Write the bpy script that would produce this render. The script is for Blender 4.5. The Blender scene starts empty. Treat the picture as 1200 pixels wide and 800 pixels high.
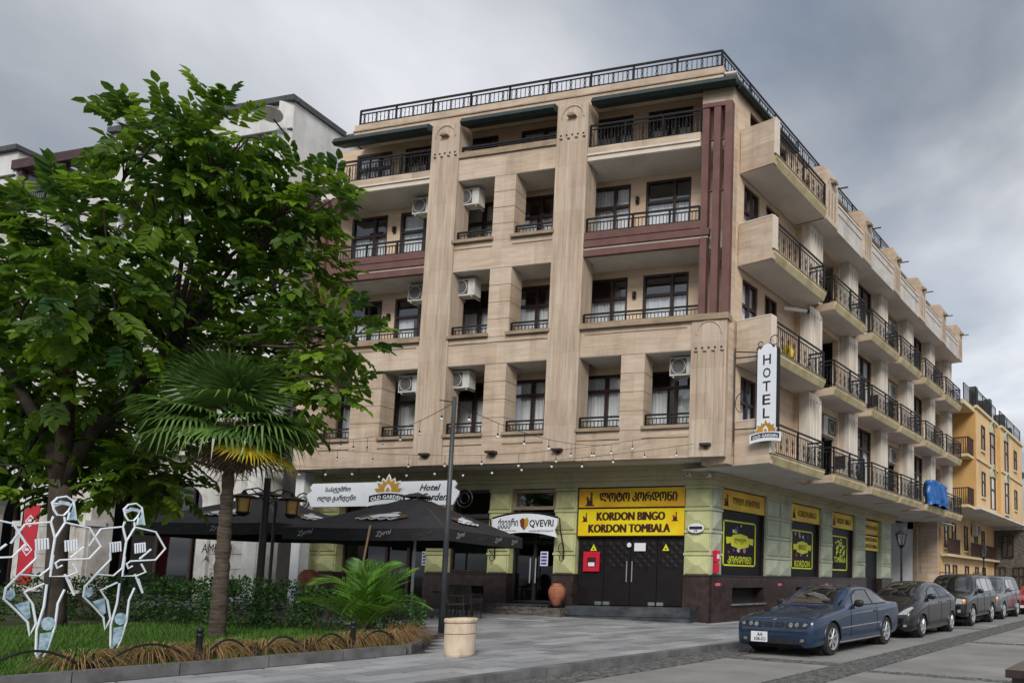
import bpy, bmesh, math, random
from mathutils import Vector, Matrix
from mathutils.bvhtree import BVHTree
R_ = math.radians
random.seed(7)
scene = bpy.context.scene
C = scene.collection

# ---------------------------------------------------------------- camera
YAW, PITCH, ROLL = R_(28.121), R_(5.034), R_(0.5917)
fwd = Vector((-math.sin(YAW)*math.cos(PITCH), math.cos(YAW)*math.cos(PITCH), math.sin(PITCH)))
rt = Vector((math.cos(YAW), math.sin(YAW), 0)); up = rt.cross(fwd)
r2 = rt*math.cos(ROLL)+up*math.sin(ROLL); u2 = -rt*math.sin(ROLL)+up*math.cos(ROLL)
cam_data = bpy.data.cameras.new('camera'); cam = bpy.data.objects.new('camera', cam_data); C.objects.link(cam)
cam.matrix_world = Matrix(((r2.x,u2.x,-fwd.x,0),(r2.y,u2.y,-fwd.y,0),(r2.z,u2.z,-fwd.z,1.41),(0,0,0,1)))
cam_data.sensor_width = 36; cam_data.lens = 794.28*36/1200
cam_data.shift_x = (600-949.2)/1200; cam_data.shift_y = (610.2-400)/1200
cam_data.clip_start = .1; cam_data.clip_end = 3000
scene.camera = cam

# ---------------------------------------------------------------- world, sun, exposure
SUN_DIR = Vector((.56, -.60, .62)).normalized()      # towards the sun
sun_el = math.asin(SUN_DIR.z); sun_az = math.atan2(SUN_DIR.x, SUN_DIR.y)
w = bpy.data.worlds.new('World'); scene.world = w; w.use_nodes = True
nt = w.node_tree; nt.nodes.clear(); N = nt.nodes.new; L = nt.links.new
out = N('ShaderNodeOutputWorld'); mixs = N('ShaderNodeMixShader'); bg1 = N('ShaderNodeBackground'); bg2 = N('ShaderNodeBackground')
sky = N('ShaderNodeTexSky'); sky.sky_type = 'NISHITA'; sky.sun_disc = False
sky.sun_elevation = sun_el; sky.sun_rotation = sun_az; sky.air_density = 1.2; sky.dust_density = 2.0
L(sky.outputs[0], bg1.inputs[0]); bg1.inputs[1].default_value = .07
tc = N('ShaderNodeTexCoord'); sep = N('ShaderNodeSeparateXYZ'); L(tc.outputs['Generated'], sep.inputs[0])
zz = N('ShaderNodeMath'); zz.operation = 'MAXIMUM'; L(sep.outputs[2], zz.inputs[0]); zz.inputs[1].default_value = 0.0
za = N('ShaderNodeMath'); za.operation = 'ADD'; L(zz.outputs[0], za.inputs[0]); za.inputs[1].default_value = .22
dv = N('ShaderNodeVectorMath'); dv.operation = 'DIVIDE'; cmb = N('ShaderNodeCombineXYZ')
for i in range(3): L(za.outputs[0], cmb.inputs[i])
L(tc.outputs['Generated'], dv.inputs[0]); L(cmb.outputs[0], dv.inputs[1])
def wnoise(scale, detail, rough, off, dist=.0):
    mp = N('ShaderNodeMapping'); L(dv.outputs[0], mp.inputs[0]); mp.inputs['Location'].default_value = off; mp.inputs['Scale'].default_value = (1,1,.0)
    n = N('ShaderNodeTexNoise'); L(mp.outputs[0], n.inputs['Vector']); n.inputs['Scale'].default_value = scale
    n.inputs['Detail'].default_value = detail; n.inputs['Roughness'].default_value = rough; n.inputs['Distortion'].default_value = dist
    return n.outputs['Fac']
def wramp(src, stops):
    r = N('ShaderNodeValToRGB'); L(src, r.inputs[0]); e = r.color_ramp.elements
    while len(e) < len(stops): e.new(.5)
    for k, (p, c) in enumerate(stops): e[k].position = p; e[k].color = c if len(c) == 4 else (*c, 1)
    return r
cl = wramp(wnoise(1.3, 7, .48, (4.6, 2.3, 0), .4), [(.32, (.125,.146,.178)), (.43, (.20,.216,.243)), (.53, (.30,.313,.338)), (.66, (.455,.463,.487))])
cv = wramp(wnoise(.75, 6, .5, (7.7, 3.1, 0), .2), [(.27, (0,0,0)), (.42, (1,1,1))])
cvm = N('ShaderNodeMath'); cvm.operation = 'MULTIPLY_ADD'; L(cv.outputs[0], cvm.inputs[0]); cvm.inputs[1].default_value = .45; cvm.inputs[2].default_value = .55
L(cl.outputs[0], bg2.inputs[0]); bg2.inputs[1].default_value = 1.0
L(cvm.outputs[0], mixs.inputs[0]); L(bg1.outputs[0], mixs.inputs[1]); L(bg2.outputs[0], mixs.inputs[2]); L(mixs.outputs[0], out.inputs[0])

sl = bpy.data.lights.new('sun', 'SUN'); sl.energy = 1.4; sl.angle = R_(24); sl.color = (1, .955, .89)
so = bpy.data.objects.new('sun', sl); C.objects.link(so); so.rotation_euler = (-SUN_DIR).to_track_quat('-Z', 'Y').to_euler(); so.location = (0,0,60)
vs = scene.view_settings; vs.view_transform = 'Standard'; vs.look = 'None'; vs.gamma = 1; vs.use_curve_mapping = False; vs.exposure = 0.98
scene.cycles.max_bounces = 6; scene.cycles.diffuse_bounces = 3; scene.cycles.glossy_bounces = 3; scene.cycles.transmission_bounces = 4; scene.cycles.transparent_max_bounces = 8; scene.cycles.caustics_reflective = False; scene.cycles.caustics_refractive = False

# ---------------------------------------------------------------- helpers
WL = {}          # world position of every parent (no parent is rotated while building)
class MB:
    def __init__(s): s.v = []; s.f = []; s.cols = None
    def add(s, vs_, fs):
        b = len(s.v); s.v += [tuple(p) for p in vs_]; s.f += [tuple(b+i for i in f) for f in fs]; return s
    def hexa(s, p):
        return s.add(p, [(0,3,2,1),(4,5,6,7),(0,1,5,4),(1,2,6,5),(2,3,7,6),(3,0,4,7)])
    def box(s, x0,x1,y0,y1,z0,z1, T=None):
        p = [(x0,y0,z0),(x1,y0,z0),(x1,y1,z0),(x0,y1,z0),(x0,y0,z1),(x1,y0,z1),(x1,y1,z1),(x0,y1,z1)]
        return s.hexa([T(*q) for q in p] if T else p)
    def tube(s, pts, r, n=6, closed=False):
        pts = [Vector(p) for p in pts]; m = len(pts); rr = r if isinstance(r, (list,tuple)) else [r]*m
        b = len(s.v); prev = None
        for i, p in enumerate(pts):
            if closed: t = pts[(i+1)%m]-pts[i-1]
            else: t = pts[min(i+1,m-1)]-pts[max(i-1,0)]
            t = t.normalized() if t.length > 1e-9 else Vector((0,0,1))
            if prev is None: a = t.cross(Vector((0,0,1)) if abs(t.z) < .9 else Vector((1,0,0))).normalized()
            else:
                a = prev-t*prev.dot(t); a = a.normalized() if a.length > 1e-6 else t.orthogonal().normalized()
            prev = a; c = t.cross(a)
            for k in range(n):
                an = 2*math.pi*(k+.5)/n; s.v.append(tuple(p+(a*math.cos(an)+c*math.sin(an))*rr[i]))
        for i in range(m if closed else m-1):
            for k in range(n):
                j = (i+1)%m; s.f.append((b+i*n+k, b+i*n+(k+1)%n, b+j*n+(k+1)%n, b+j*n+k))
        if not closed: s.f.append(tuple(b+k for k in reversed(range(n)))); s.f.append(tuple(b+(m-1)*n+k for k in range(n)))
        return s
    def bar(s, p, q, w=.02): return s.tube([p, q], w*.7071, 4)
    def lathe(s, prof, c, n=16, T=None, caps=True):
        b = len(s.v); c = Vector(c)
        for r, z in prof:
            for k in range(n):
                an = 2*math.pi*k/n; q = Vector((r*math.cos(an), r*math.sin(an), z)); q = T(q) if T else q
                s.v.append(tuple(c+q))
        for i in range(len(prof)-1):
            for k in range(n): s.f.append((b+i*n+k, b+i*n+(k+1)%n, b+(i+1)*n+(k+1)%n, b+(i+1)*n+k))
        if caps: s.f.append(tuple(b+k for k in reversed(range(n)))); s.f.append(tuple(b+(len(prof)-1)*n+k for k in range(n)))
        return s
    def prism(s, lo, hi):
        n = len(lo); b = len(s.v); s.v += [tuple(p) for p in lo]+[tuple(p) for p in hi]
        s.f.append(tuple(b+k for k in reversed(range(n)))); s.f.append(tuple(b+n+k for k in range(n)))
        for k in range(n): s.f.append((b+k, b+(k+1)%n, b+n+(k+1)%n, b+n+k))
        return s
    def knot(s, p, r, h):
        x,y,z = p
        return s.add([(x,y,z-h),(x+r,y,z),(x,y+r,z),(x-r,y,z),(x,y-r,z),(x,y,z+h)],
                     [(0,2,1),(0,3,2),(0,4,3),(0,1,4),(5,1,2),(5,2,3),(5,3,4),(5,4,1)])
    def mesh(s, name, mat, org, smooth=False, fix=True):
        me = bpy.data.meshes.new(name); ox, oy, oz = org
        me.from_pydata([(a-ox,b-oy,c-oz) for a,b,c in s.v], [], s.f)
        if fix:
            bm = bmesh.new(); bm.from_mesh(me); bmesh.ops.recalc_face_normals(bm, faces=bm.faces); bm.to_mesh(me); bm.free()
        if s.cols is not None:
            at = me.color_attributes.new('tint', 'FLOAT_COLOR', 'POINT')
            for i, c in enumerate(s.cols): at.data[i].color = (c[0],c[1],c[2],1)
        if smooth: me.shade_smooth()
        for m in (mat if isinstance(mat, (list,tuple)) else [mat]): me.materials.append(m)
        return me
    def build(s, name, mat, parent=None, smooth=False, fix=True, org=None):
        if org is None:
            xs = [p[0] for p in s.v]; ys = [p[1] for p in s.v]; zs = [p[2] for p in s.v]
            org = ((min(xs)+max(xs))/2, (min(ys)+max(ys))/2, min(zs))
        o = bpy.data.objects.new(name, s.mesh(name, mat, org, smooth, fix)); C.objects.link(o)
        place(o, Vector(org), parent); return o
def place(o, wloc, parent=None):
    WL[o] = Vector(wloc)
    if parent is not None: o.parent = parent; o.location = WL[o]-WL[parent]
    else: o.location = wloc
def tag(o, label, cat, group=None):
    o['label'] = label; o['category'] = cat
    if group: o['group'] = group
    return o
def struct(o): o['kind'] = 'structure'; return o
def stuff(o): o['kind'] = 'stuff'; return o
def thing(name, label, cat, loc, group=None):
    o = bpy.data.objects.new(name, None); o.empty_display_size = .2; C.objects.link(o); place(o, Vector(loc))
    return tag(o, label, cat, group)
def copy_tree(o, parent=None):
    c = o.copy(); C.objects.link(c); c.parent = parent
    for ch in o.children: copy_tree(ch, c)
    return c
def shared(name, me, wloc, parent, rot=None, scale=None):
    o = bpy.data.objects.new(name, me); C.objects.link(o); place(o, Vector(wloc), parent)
    if rot: o.rotation_euler = rot
    if scale: o.scale = scale
    return o

# ---------------------------------------------------------------- materials
def newmat(name):
    m = bpy.data.materials.new(name); m.use_nodes = True; t = m.node_tree
    return m, t, t.nodes['Principled BSDF']
def pmat(name, c1, c2=None, scale=(3,3,3), rough=.7, bump=0., detail=5, metal=0., spec=.4, panel=None, dirt=None, lo=.35, hi=.65, coat=0., bscale=None, objrand=0.):
    m, t, b = newmat(name); n = t.nodes.new; l = t.links.new
    b.inputs['Roughness'].default_value = rough; b.inputs['Metallic'].default_value = metal; b.inputs['Specular IOR Level'].default_value = spec
    if coat: b.inputs['Coat Weight'].default_value = coat; b.inputs['Coat Roughness'].default_value = .025
    if c2 is None: b.inputs['Base Color'].default_value = (*c1,1); return m
    g = n('ShaderNodeNewGeometry')
    mp = n('ShaderNodeMapping'); l(g.outputs['Position'], mp.inputs[0]); mp.inputs['Scale'].default_value = scale
    tx = n('ShaderNodeTexNoise'); l(mp.outputs[0], tx.inputs['Vector']); tx.inputs['Scale'].default_value = 1; tx.inputs['Detail'].default_value = detail; tx.inputs['Roughness'].default_value = .6
    r = n('ShaderNodeValToRGB'); l(tx.outputs['Fac'], r.inputs[0]); e = r.color_ramp.elements
    e[0].position = lo; e[1].position = hi; e[0].color = (*c1,1); e[1].color = (*c2,1)
    col = r.outputs[0]
    def mult(fac, colour, src):
        mx = n('ShaderNodeMix'); mx.data_type = 'RGBA'; mx.blend_type = 'MULTIPLY'; l(fac, mx.inputs[0]); l(src, mx.inputs[6]); mx.inputs[7].default_value = (*colour,1); return mx.outputs[2]
    if panel:                    # slab to slab difference in tone
        pa, pz, amt = panel
        dp = n('ShaderNodeVectorMath'); dp.operation = 'DOT_PRODUCT'; l(g.outputs['Position'], dp.inputs[0]); dp.inputs[1].default_value = (.8/pa,.6/pa,0)
        sx = n('ShaderNodeSeparateXYZ'); l(g.outputs['Position'], sx.inputs[0])
        zd = n('ShaderNodeMath'); zd.operation = 'DIVIDE'; l(sx.outputs[2], zd.inputs[0]); zd.inputs[1].default_value = pz
        f1 = n('ShaderNodeMath'); f1.operation = 'FLOOR'; l(dp.outputs['Value'], f1.inputs[0]); f2 = n('ShaderNodeMath'); f2.operation = 'FLOOR'; l(zd.outputs[0], f2.inputs[0])
        cb = n('ShaderNodeCombineXYZ'); l(f1.outputs[0], cb.inputs[0]); l(f2.outputs[0], cb.inputs[1])
        wn = n('ShaderNodeTexWhiteNoise'); wn.noise_dimensions = '2D'; l(cb.outputs[0], wn.inputs['Vector'])
        mu = n('ShaderNodeMath'); mu.operation = 'MULTIPLY'; l(wn.outputs['Value'], mu.inputs[0]); mu.inputs[1].default_value = amt
        col = mult(mu.outputs[0], (.70,.62,.55), col)
        def edge(src, wdt):
            fr_ = n('ShaderNodeMath'); fr_.operation = 'FRACT'; l(src, fr_.inputs[0]); lt = n('ShaderNodeMath'); lt.operation = 'LESS_THAN'; l(fr_.outputs[0], lt.inputs[0]); lt.inputs[1].default_value = wdt; return lt.outputs[0]
        mxj = n('ShaderNodeMath'); mxj.operation = 'MAXIMUM'; l(edge(dp.outputs['Value'], .010/pa), mxj.inputs[0]); l(edge(zd.outputs[0], .012/pz), mxj.inputs[1])
        mj = n('ShaderNodeMath'); mj.operation = 'MULTIPLY'; l(mxj.outputs[0], mj.inputs[0]); mj.inputs[1].default_value = .22 if pz < 5 else 0.
        col = mult(mj.outputs[0], (.35,.30,.26), col)
    if objrand:                  # piece to piece difference in tone
        oi = n('ShaderNodeObjectInfo'); mo_ = n('ShaderNodeMath'); mo_.operation = 'MULTIPLY'; l(oi.outputs['Random'], mo_.inputs[0]); mo_.inputs[1].default_value = objrand; col = mult(mo_.outputs[0], (.45,.45,.46), col)
    if dirt:                     # irregular stains, streaked downwards
        mp2 = n('ShaderNodeMapping'); l(g.outputs['Position'], mp2.inputs[0]); mp2.inputs['Scale'].default_value = dirt[1]
        t2 = n('ShaderNodeTexNoise'); l(mp2.outputs[0], t2.inputs['Vector']); t2.inputs['Scale'].default_value = 1; t2.inputs['Detail'].default_value = 7; t2.inputs['Roughness'].default_value = .65
        r2_ = n('ShaderNodeMapRange'); l(t2.outputs['Fac'], r2_.inputs[0]); r2_.inputs[1].default_value = .48; r2_.inputs[2].default_value = .72; r2_.inputs[4].default_value = dirt[0]
        col = mult(r2_.outputs[0], dirt[2] if len(dirt) > 2 else (.45,.40,.35), col)
    l(col, b.inputs['Base Color'])
    if bump:
        src = tx.outputs['Fac']
        if bscale:
            mp3 = n('ShaderNodeMapping'); l(g.outputs['Position'], mp3.inputs[0]); mp3.inputs['Scale'].default_value = bscale
            t3 = n('ShaderNodeTexNoise'); l(mp3.outputs[0], t3.inputs['Vector']); t3.inputs['Scale'].default_value = 1; t3.inputs['Detail'].default_value = 4; src = t3.outputs['Fac']
        bp = n('ShaderNodeBump'); l(src, bp.inputs['Height']); bp.inputs['Strength'].default_value = bump; bp.inputs['Distance'].default_value = .02; l(bp.outputs[0], b.inputs['Normal'])
    return m
def leafmat(name, c1, c2, rough=.45, trans=.25, spec=.35):
    m, t, b = newmat(name); n = t.nodes.new; l = t.links.new
    a = n('ShaderNodeAttribute'); a.attribute_name = 'tint'; s_ = n('ShaderNodeSeparateColor'); l(a.outputs['Color'], s_.inputs[0])
    oi = n('ShaderNodeObjectInfo')
    ad = n('ShaderNodeMath'); ad.operation = 'MULTIPLY_ADD'; l(oi.outputs['Random'], ad.inputs[0]); ad.inputs[1].default_value = .3; l(s_.outputs[0], ad.inputs[2])
    mx = n('ShaderNodeMix'); mx.data_type = 'RGBA'; l(ad.outputs[0], mx.inputs[0]); mx.inputs[6].default_value = (*c1,1); mx.inputs[7].default_value = (*c2,1)
    l(mx.outputs[2], b.inputs['Base Color']); b.inputs['Roughness'].default_value = rough; b.inputs['Specular IOR Level'].default_value = spec
    if trans:
        tr = n('ShaderNodeBsdfTranslucent'); l(mx.outputs[2], tr.inputs[0]); ms = n('ShaderNodeMixShader'); ms.inputs[0].default_value = trans
        l(b.outputs[0], ms.inputs[1]); l(tr.outputs[0], ms.inputs[2]); l(ms.outputs[0], t.nodes['Material Output'].inputs[0])
    return m
def glassmat(name, tint=(.75,.8,.82), rough=.03, ior=1.5, boost=.09):
    m, t, b = newmat(name); n = t.nodes.new; l = t.links.new; t.nodes.remove(b)
    tr = n('ShaderNodeBsdfTransparent'); tr.inputs[0].default_value = (*tint,1); gl = n('ShaderNodeBsdfGlossy'); gl.inputs['Roughness'].default_value = rough; gl.inputs[0].default_value = (.92,.95,1,1)
    ge = n('ShaderNodeNewGeometry'); dt = n('ShaderNodeVectorMath'); dt.operation = 'DOT_PRODUCT'; l(ge.outputs['Incoming'], dt.inputs[0]); l(ge.outputs['Normal'], dt.inputs[1])
    ab = n('ShaderNodeMath'); ab.operation = 'ABSOLUTE'; l(dt.outputs['Value'], ab.inputs[0]); on = n('ShaderNodeMath'); on.operation = 'SUBTRACT'; on.inputs[0].default_value = 1; l(ab.outputs[0], on.inputs[1])
    pw = n('ShaderNodeMath'); pw.operation = 'POWER'; l(on.outputs[0], pw.inputs[0]); pw.inputs[1].default_value = 4; ad = n('ShaderNodeMath'); ad.operation = 'MULTIPLY_ADD'; ad.use_clamp = True; l(pw.outputs[0], ad.inputs[0]); ad.inputs[1].default_value = .9; ad.inputs[2].default_value = .05+boost
    ms = n('ShaderNodeMixShader'); l(ad.outputs[0], ms.inputs[0]); l(tr.outputs[0], ms.inputs[1]); l(gl.outputs[0], ms.inputs[2]); l(ms.outputs[0], t.nodes['Material Output'].inputs[0])
    return m
M = {}
TR1, TR2 = (.515,.41,.315), (.64,.53,.42)
M['trav'] = pmat('travertine', TR1, TR2, (1.1,1.1,9), .62, .12, panel=(1.1,.62,.55), dirt=(.5,(1.3,1.3,.35)))
M['trav_v'] = pmat('travertine_vertical_grain', (.44,.35,.27), (.59,.49,.39), (9,9,.55), .62, .15, panel=(.9,.75,.35), dirt=(.5,(2,2,.3)))
M['trav_w'] = pmat('pale_column_stone', (.54,.485,.415), (.70,.645,.57), (9,9,.55), .62, .12, dirt=(.5,(2,2,.3)))
M['corn'] = pmat('cream_olive_paint', (.43,.39,.235), (.50,.46,.29), (1.5,1.5,1.5), .75, 0, dirt=(.5,(1.5,1.5,.5),(.5,.48,.4)))
M['trav_dark'] = pmat('brown_stone_moulding', (.27,.20,.135), (.38,.29,.20), (2,2,9), .6, .1, dirt=(.5,(2,2,.6)))
M['wallin'] = pmat('loggia_wall', (.62,.475,.34), (.73,.58,.435), (1.5,1.5,6), .65, .1, panel=(.9,.5,.5))
M['soffit'] = pmat('painted_soffit', (.62,.59,.55), (.70,.67,.63), (1,1,1), .8, 0, dirt=(.35,(.8,.8,.8)))
M['slabedge'] = pmat('cream_slab_edge', (.50,.42,.24), (.63,.54,.33), (2,2,2), .65, 0, dirt=(.7,(2,2,1.2),(.45,.42,.3)))
M['maroon'] = pmat('maroon_strip', (.125,.058,.050), (.165,.080,.068), (2,2,2), .45)
M['bay'] = pmat('grey_white_stone', (.48,.46,.43), (.60,.58,.55), (1.5,1.5,4), .65, .1, dirt=(.6,(2,2,.5)))
M['cream'] = pmat('cream_strip', (.62,.54,.45), (.70,.62,.53), (2,2,2), .6)
M['iron'] = pmat('black_iron', (.012,.012,.014), (.022,.021,.022), (8,8,8), .45, metal=.3)
M['frame'] = pmat('dark_brown_frame', (.030,.018,.017), (.045,.027,.024), (4,4,4), .4)
M['glass'] = glassmat('window_glass', (.93,.95,.96))
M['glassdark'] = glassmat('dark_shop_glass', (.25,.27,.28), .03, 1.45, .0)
M['curtain'] = pmat('white_curtain', (.74,.76,.78), (.88,.89,.90), (14,14,.4), .85)
M['curtain_g'] = pmat('green_curtain', (.012,.035,.030), (.03,.075,.06), (12,12,.5), .8)
M['dark'] = pmat('painted_shade', (.018,.018,.020), (.03,.028,.028), (1,1,1), .9)  # near-black colour stands in for shade inside rooms and small holes
M['awning'] = pmat('green_awning', (.016,.030,.028), (.028,.045,.042), (3,3,3), .6)
M['green'] = pmat('pale_green_paint', (.43,.445,.225), (.53,.54,.29), (1.5,1.5,1.5), .75, .05, dirt=(.5,(1.5,1.5,.5),(.5,.48,.4)))
M['greenr'] = pmat('grey_green_paint', (.36,.40,.30), (.46,.50,.39), (1.5,1.5,1.5), .75, .05, dirt=(.5,(1.5,1.5,.5),(.5,.48,.4)))
M['granite'] = pmat('brown_granite', (.022,.014,.013), (.060,.042,.040), (5,5,5), .28, 0, detail=9, lo=.3, hi=.7)
M['marble'] = pmat('grey_marble', (.035,.040,.046), (.11,.12,.13), (1.5,1.5,3), .3, 0, detail=10, lo=.4, hi=.75)
M['white'] = pmat('white_paint', (.70,.71,.72), (.78,.79,.80), (2,2,2), .5, dirt=(.25,(3,3,1)))
M['acwhite'] = pmat('air_conditioner_casing', (.55,.54,.50), (.66,.65,.61), (2,2,2), .5, dirt=(.5,(4,4,1.5)))
M['acdark'] = pmat('air_conditioner_grille', (.06,.06,.06), (.12,.12,.12), (30,30,30), .6)
M['black'] = pmat('black_plastic', (.012,.012,.013))
M['steel'] = pmat('brushed_steel', (.5,.5,.5), (.6,.6,.6), (20,20,2), .35, metal=.9)
# ---------------------------------------------------------------- ground
def gz(X): return .12+.027*max(0., -12-X)
M['asphalt'] = pmat('road_concrete', (.19,.188,.182), (.285,.28,.27), (.5,.5,.5), .8, .25, dirt=(.7,(.35,.9,1),(.55,.55,.56)), bscale=(40,40,40), detail=8)
M['ground'] = pmat('far_ground', (.12,.12,.115), (.17,.17,.16), (.3,.3,.3), .9)
M['cobble'] = pmat('cobblestone', (.05,.05,.052), (.135,.135,.13), (7,7,7), .7, .2, detail=3)
M['kerb'] = pmat('kerb_granite', (.10,.10,.105), (.18,.18,.185), (3,3,3), .75, .15, dirt=(.6,(2,2,2)))
M['slab'] = pmat('grey_paving', (.30,.31,.325), (.42,.43,.45), (.8,.8,.8), .62, .2, detail=9, objrand=.75, dirt=(.85,(1.6,1.6,1.6),(.45,.45,.46)), bscale=(25,25,25))
M['joint'] = pmat('paving_joint', (.030,.029,.027), (.055,.053,.05), (3,3,3), .9)
M['soil'] = pmat('garden_soil', (.030,.040,.012), (.055,.075,.018), (2,2,2), .95, .4)
g = MB(); g.add([(-1500,-1500,-.03),(1500,-1500,-.03),(1500,1500,-.03),(-1500,1500,-.03)], [(0,1,2,3)]); struct(g.build('ground', M['ground'], fix=False))
g = MB(); g.add([(-8.05,-12,0),(14,-12,0),(14,120,0),(-8.05,120,0)], [(0,1,2,3)]); struct(g.build('road', M['asphalt'], fix=False))
# cobble gutters and dividing strips
cb = MB()
def cobbles(x0,x1,y0,y1, cs=.115, hgt=.012):
    nx = max(1,int((x1-x0)/cs)); ny = int((y1-y0)/(cs*1.1))
    for j in range(ny):
        for i in range(nx):
            cx = x0+(i+.5+.5*(j%2)-.25)*(x1-x0)/nx+random.uniform(-.012,.012); cy = y0+(j+.5)*cs*1.1+random.uniform(-.012,.012)
            a = cs*.44; h = hgt+random.uniform(-.004,.007); q = a*.72
            cb.add([(cx-a,cy-a,.002),(cx+a,cy-a,.002),(cx+a,cy+a,.002),(cx-a,cy+a,.002),(cx-q,cy-q,h),(cx+q,cy-q,h),(cx+q,cy+q,h),(cx-q,cy+q,h)],
                   [(4,5,6,7),(0,1,5,4),(1,2,6,5),(2,3,7,6),(3,0,4,7)])
cobbles(-8.02,-7.25,2,34); cobbles(-5.05,-4.35,5,40); cobbles(-7.25,-5.05,10.3,10.75); cobbles(-4.35,6,9.9,10.2); cobbles(-4.35,6,16.0,16.35); cobbles(-7.25,-5.05,20.6,21.0)
co = struct(MB().add([(-8.045,2,.002),(-7.22,2,.002),(-7.22,34,.002),(-8.045,34,.002),(-5.08,5,.0021),(-4.32,5,.0021),(-4.32,40,.0021),(-5.08,40,.0021)], [(0,1,2,3),(4,5,6,7)]).build('cobble_bed', M['joint'], fix=False))
o = stuff(cb.build('cobbles', M['cobble'], fix=False)); tag(o, 'dark cobblestone strips dividing the concrete road', 'cobbles')
# kerb along the road
kr = bpy.data.objects.new('kerb', None); C.objects.link(kr); place(kr, (-8.1,0,0)); struct(kr)
km = MB().box(-.10,.10,-.495,.495,0,.125); bmk = None
kme = km.mesh('kerb_stone', M['kerb'], (0,0,0))
for k in range(-2, 46): shared('kerb_stone', kme, (-8.13+random.uniform(-.004,.004), k+.5, 0), kr)
# pavement base (rises gently towards the square)
g = MB(); xs = [-8.2,-12,-45]
for x in xs: g.v += [(x,-12,gz(x)-.028),(x,46,gz(x)-.028)]
g.f += [(0,1,3,2),(2,3,5,4)]
pav = struct(g.build('pavement', M['joint'], fix=False))
def in_garden(x, y):
    if x > -11.55: return False
    if x > -14.9: return y < 7.35+(-11.6-x)*.55
    return y < 9.1-(-14.9-x)*.10
def in_building(x, y):
    if x < -12.3 and y > 16.7 and y > 16.7+(x+12.3)*.278: return True
    return False
slme = {}
for k in range(4):
    w_, l_ = .462-.006*random.random(), .712-.006*random.random()
    slme[k] = MB().box(-w_/2,w_/2,-l_/2,l_/2,-.03,0).mesh('paving_slab', M['slab'], (0,0,0))
cells = []
for i in range(0, 40):
    x = -8.24-.25-i*.5
    for j in range(0, 66):
        y = 1.5+(j+.5+(.5 if i%2 else 0))*.75
        if in_garden(x, y) or in_garden(x-.2, y-.3) or in_building(x-.3, y+.2): continue
        if y > 40 or (x < -12.2 and y > 24): continue
        cells.append((x*x+y*y, x, y))
cells.sort(); rest = MB()
# those seen by the camera first
def vis(x, y):
    d = x*fwd.x+y*fwd.y
    if d < 3: return False
    px = 949.2+794.3*(x*rt.x+y*rt.y)/d; return -30 < px < 1230
seen = [c for c in cells if vis(c[1],c[2])]
for k, (d, x, y) in enumerate(seen):
    z = gz(x)+random.uniform(-.004,.004)
    tilt = (random.uniform(-.004,.004), math.atan(.027) if x < -12 else random.uniform(-.004,.004), random.uniform(-.004,.004))
    if k < 290: shared('paving_slab', slme[k%4], (x,y,z), pav, tilt)
    else: rest.box(x-.231,x+.231,y-.356,y+.356,z-.03,z+.0)
if rest.v: stuff(rest.build('paving_slabs', M['slab'], pav))

# ---------------------------------------------------------------- hotel frames
AZ = R_(15.546); HA = Vector((-11.1,15.59,0)); HU = -Vector((math.cos(AZ),math.sin(AZ),0)); HN = Vector((math.sin(AZ),-math.cos(AZ),0))
def F(s, o, z): return HA+HU*s+HN*o+Vector((0,0,z))
def G(y, d, z): return Vector((-11.1+d, y, z))
def Grow(X):
    return lambda y, d, z: Vector((X+d, y, z))
def wall_holes(mb, T, a0,a1,z0,z1,d0,d1, holes):
    ac = sorted({a0,a1,*[min(max(h[0],a0),a1) for h in holes],*[min(max(h[1],a0),a1) for h in holes]})
    for p, q in zip(ac, ac[1:]):
        if q-p < 1e-4: continue
        m = (p+q)/2; hs = sorted((h[2],h[3]) for h in holes if h[0] < m < h[1]); z = z0
        for b, t in hs:
            if b > z: mb.box(p,q,d0,d1,z,b,T)
            z = max(z, t)
        if z < z1: mb.box(p,q,d0,d1,z,z1,T)
    return mb
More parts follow.
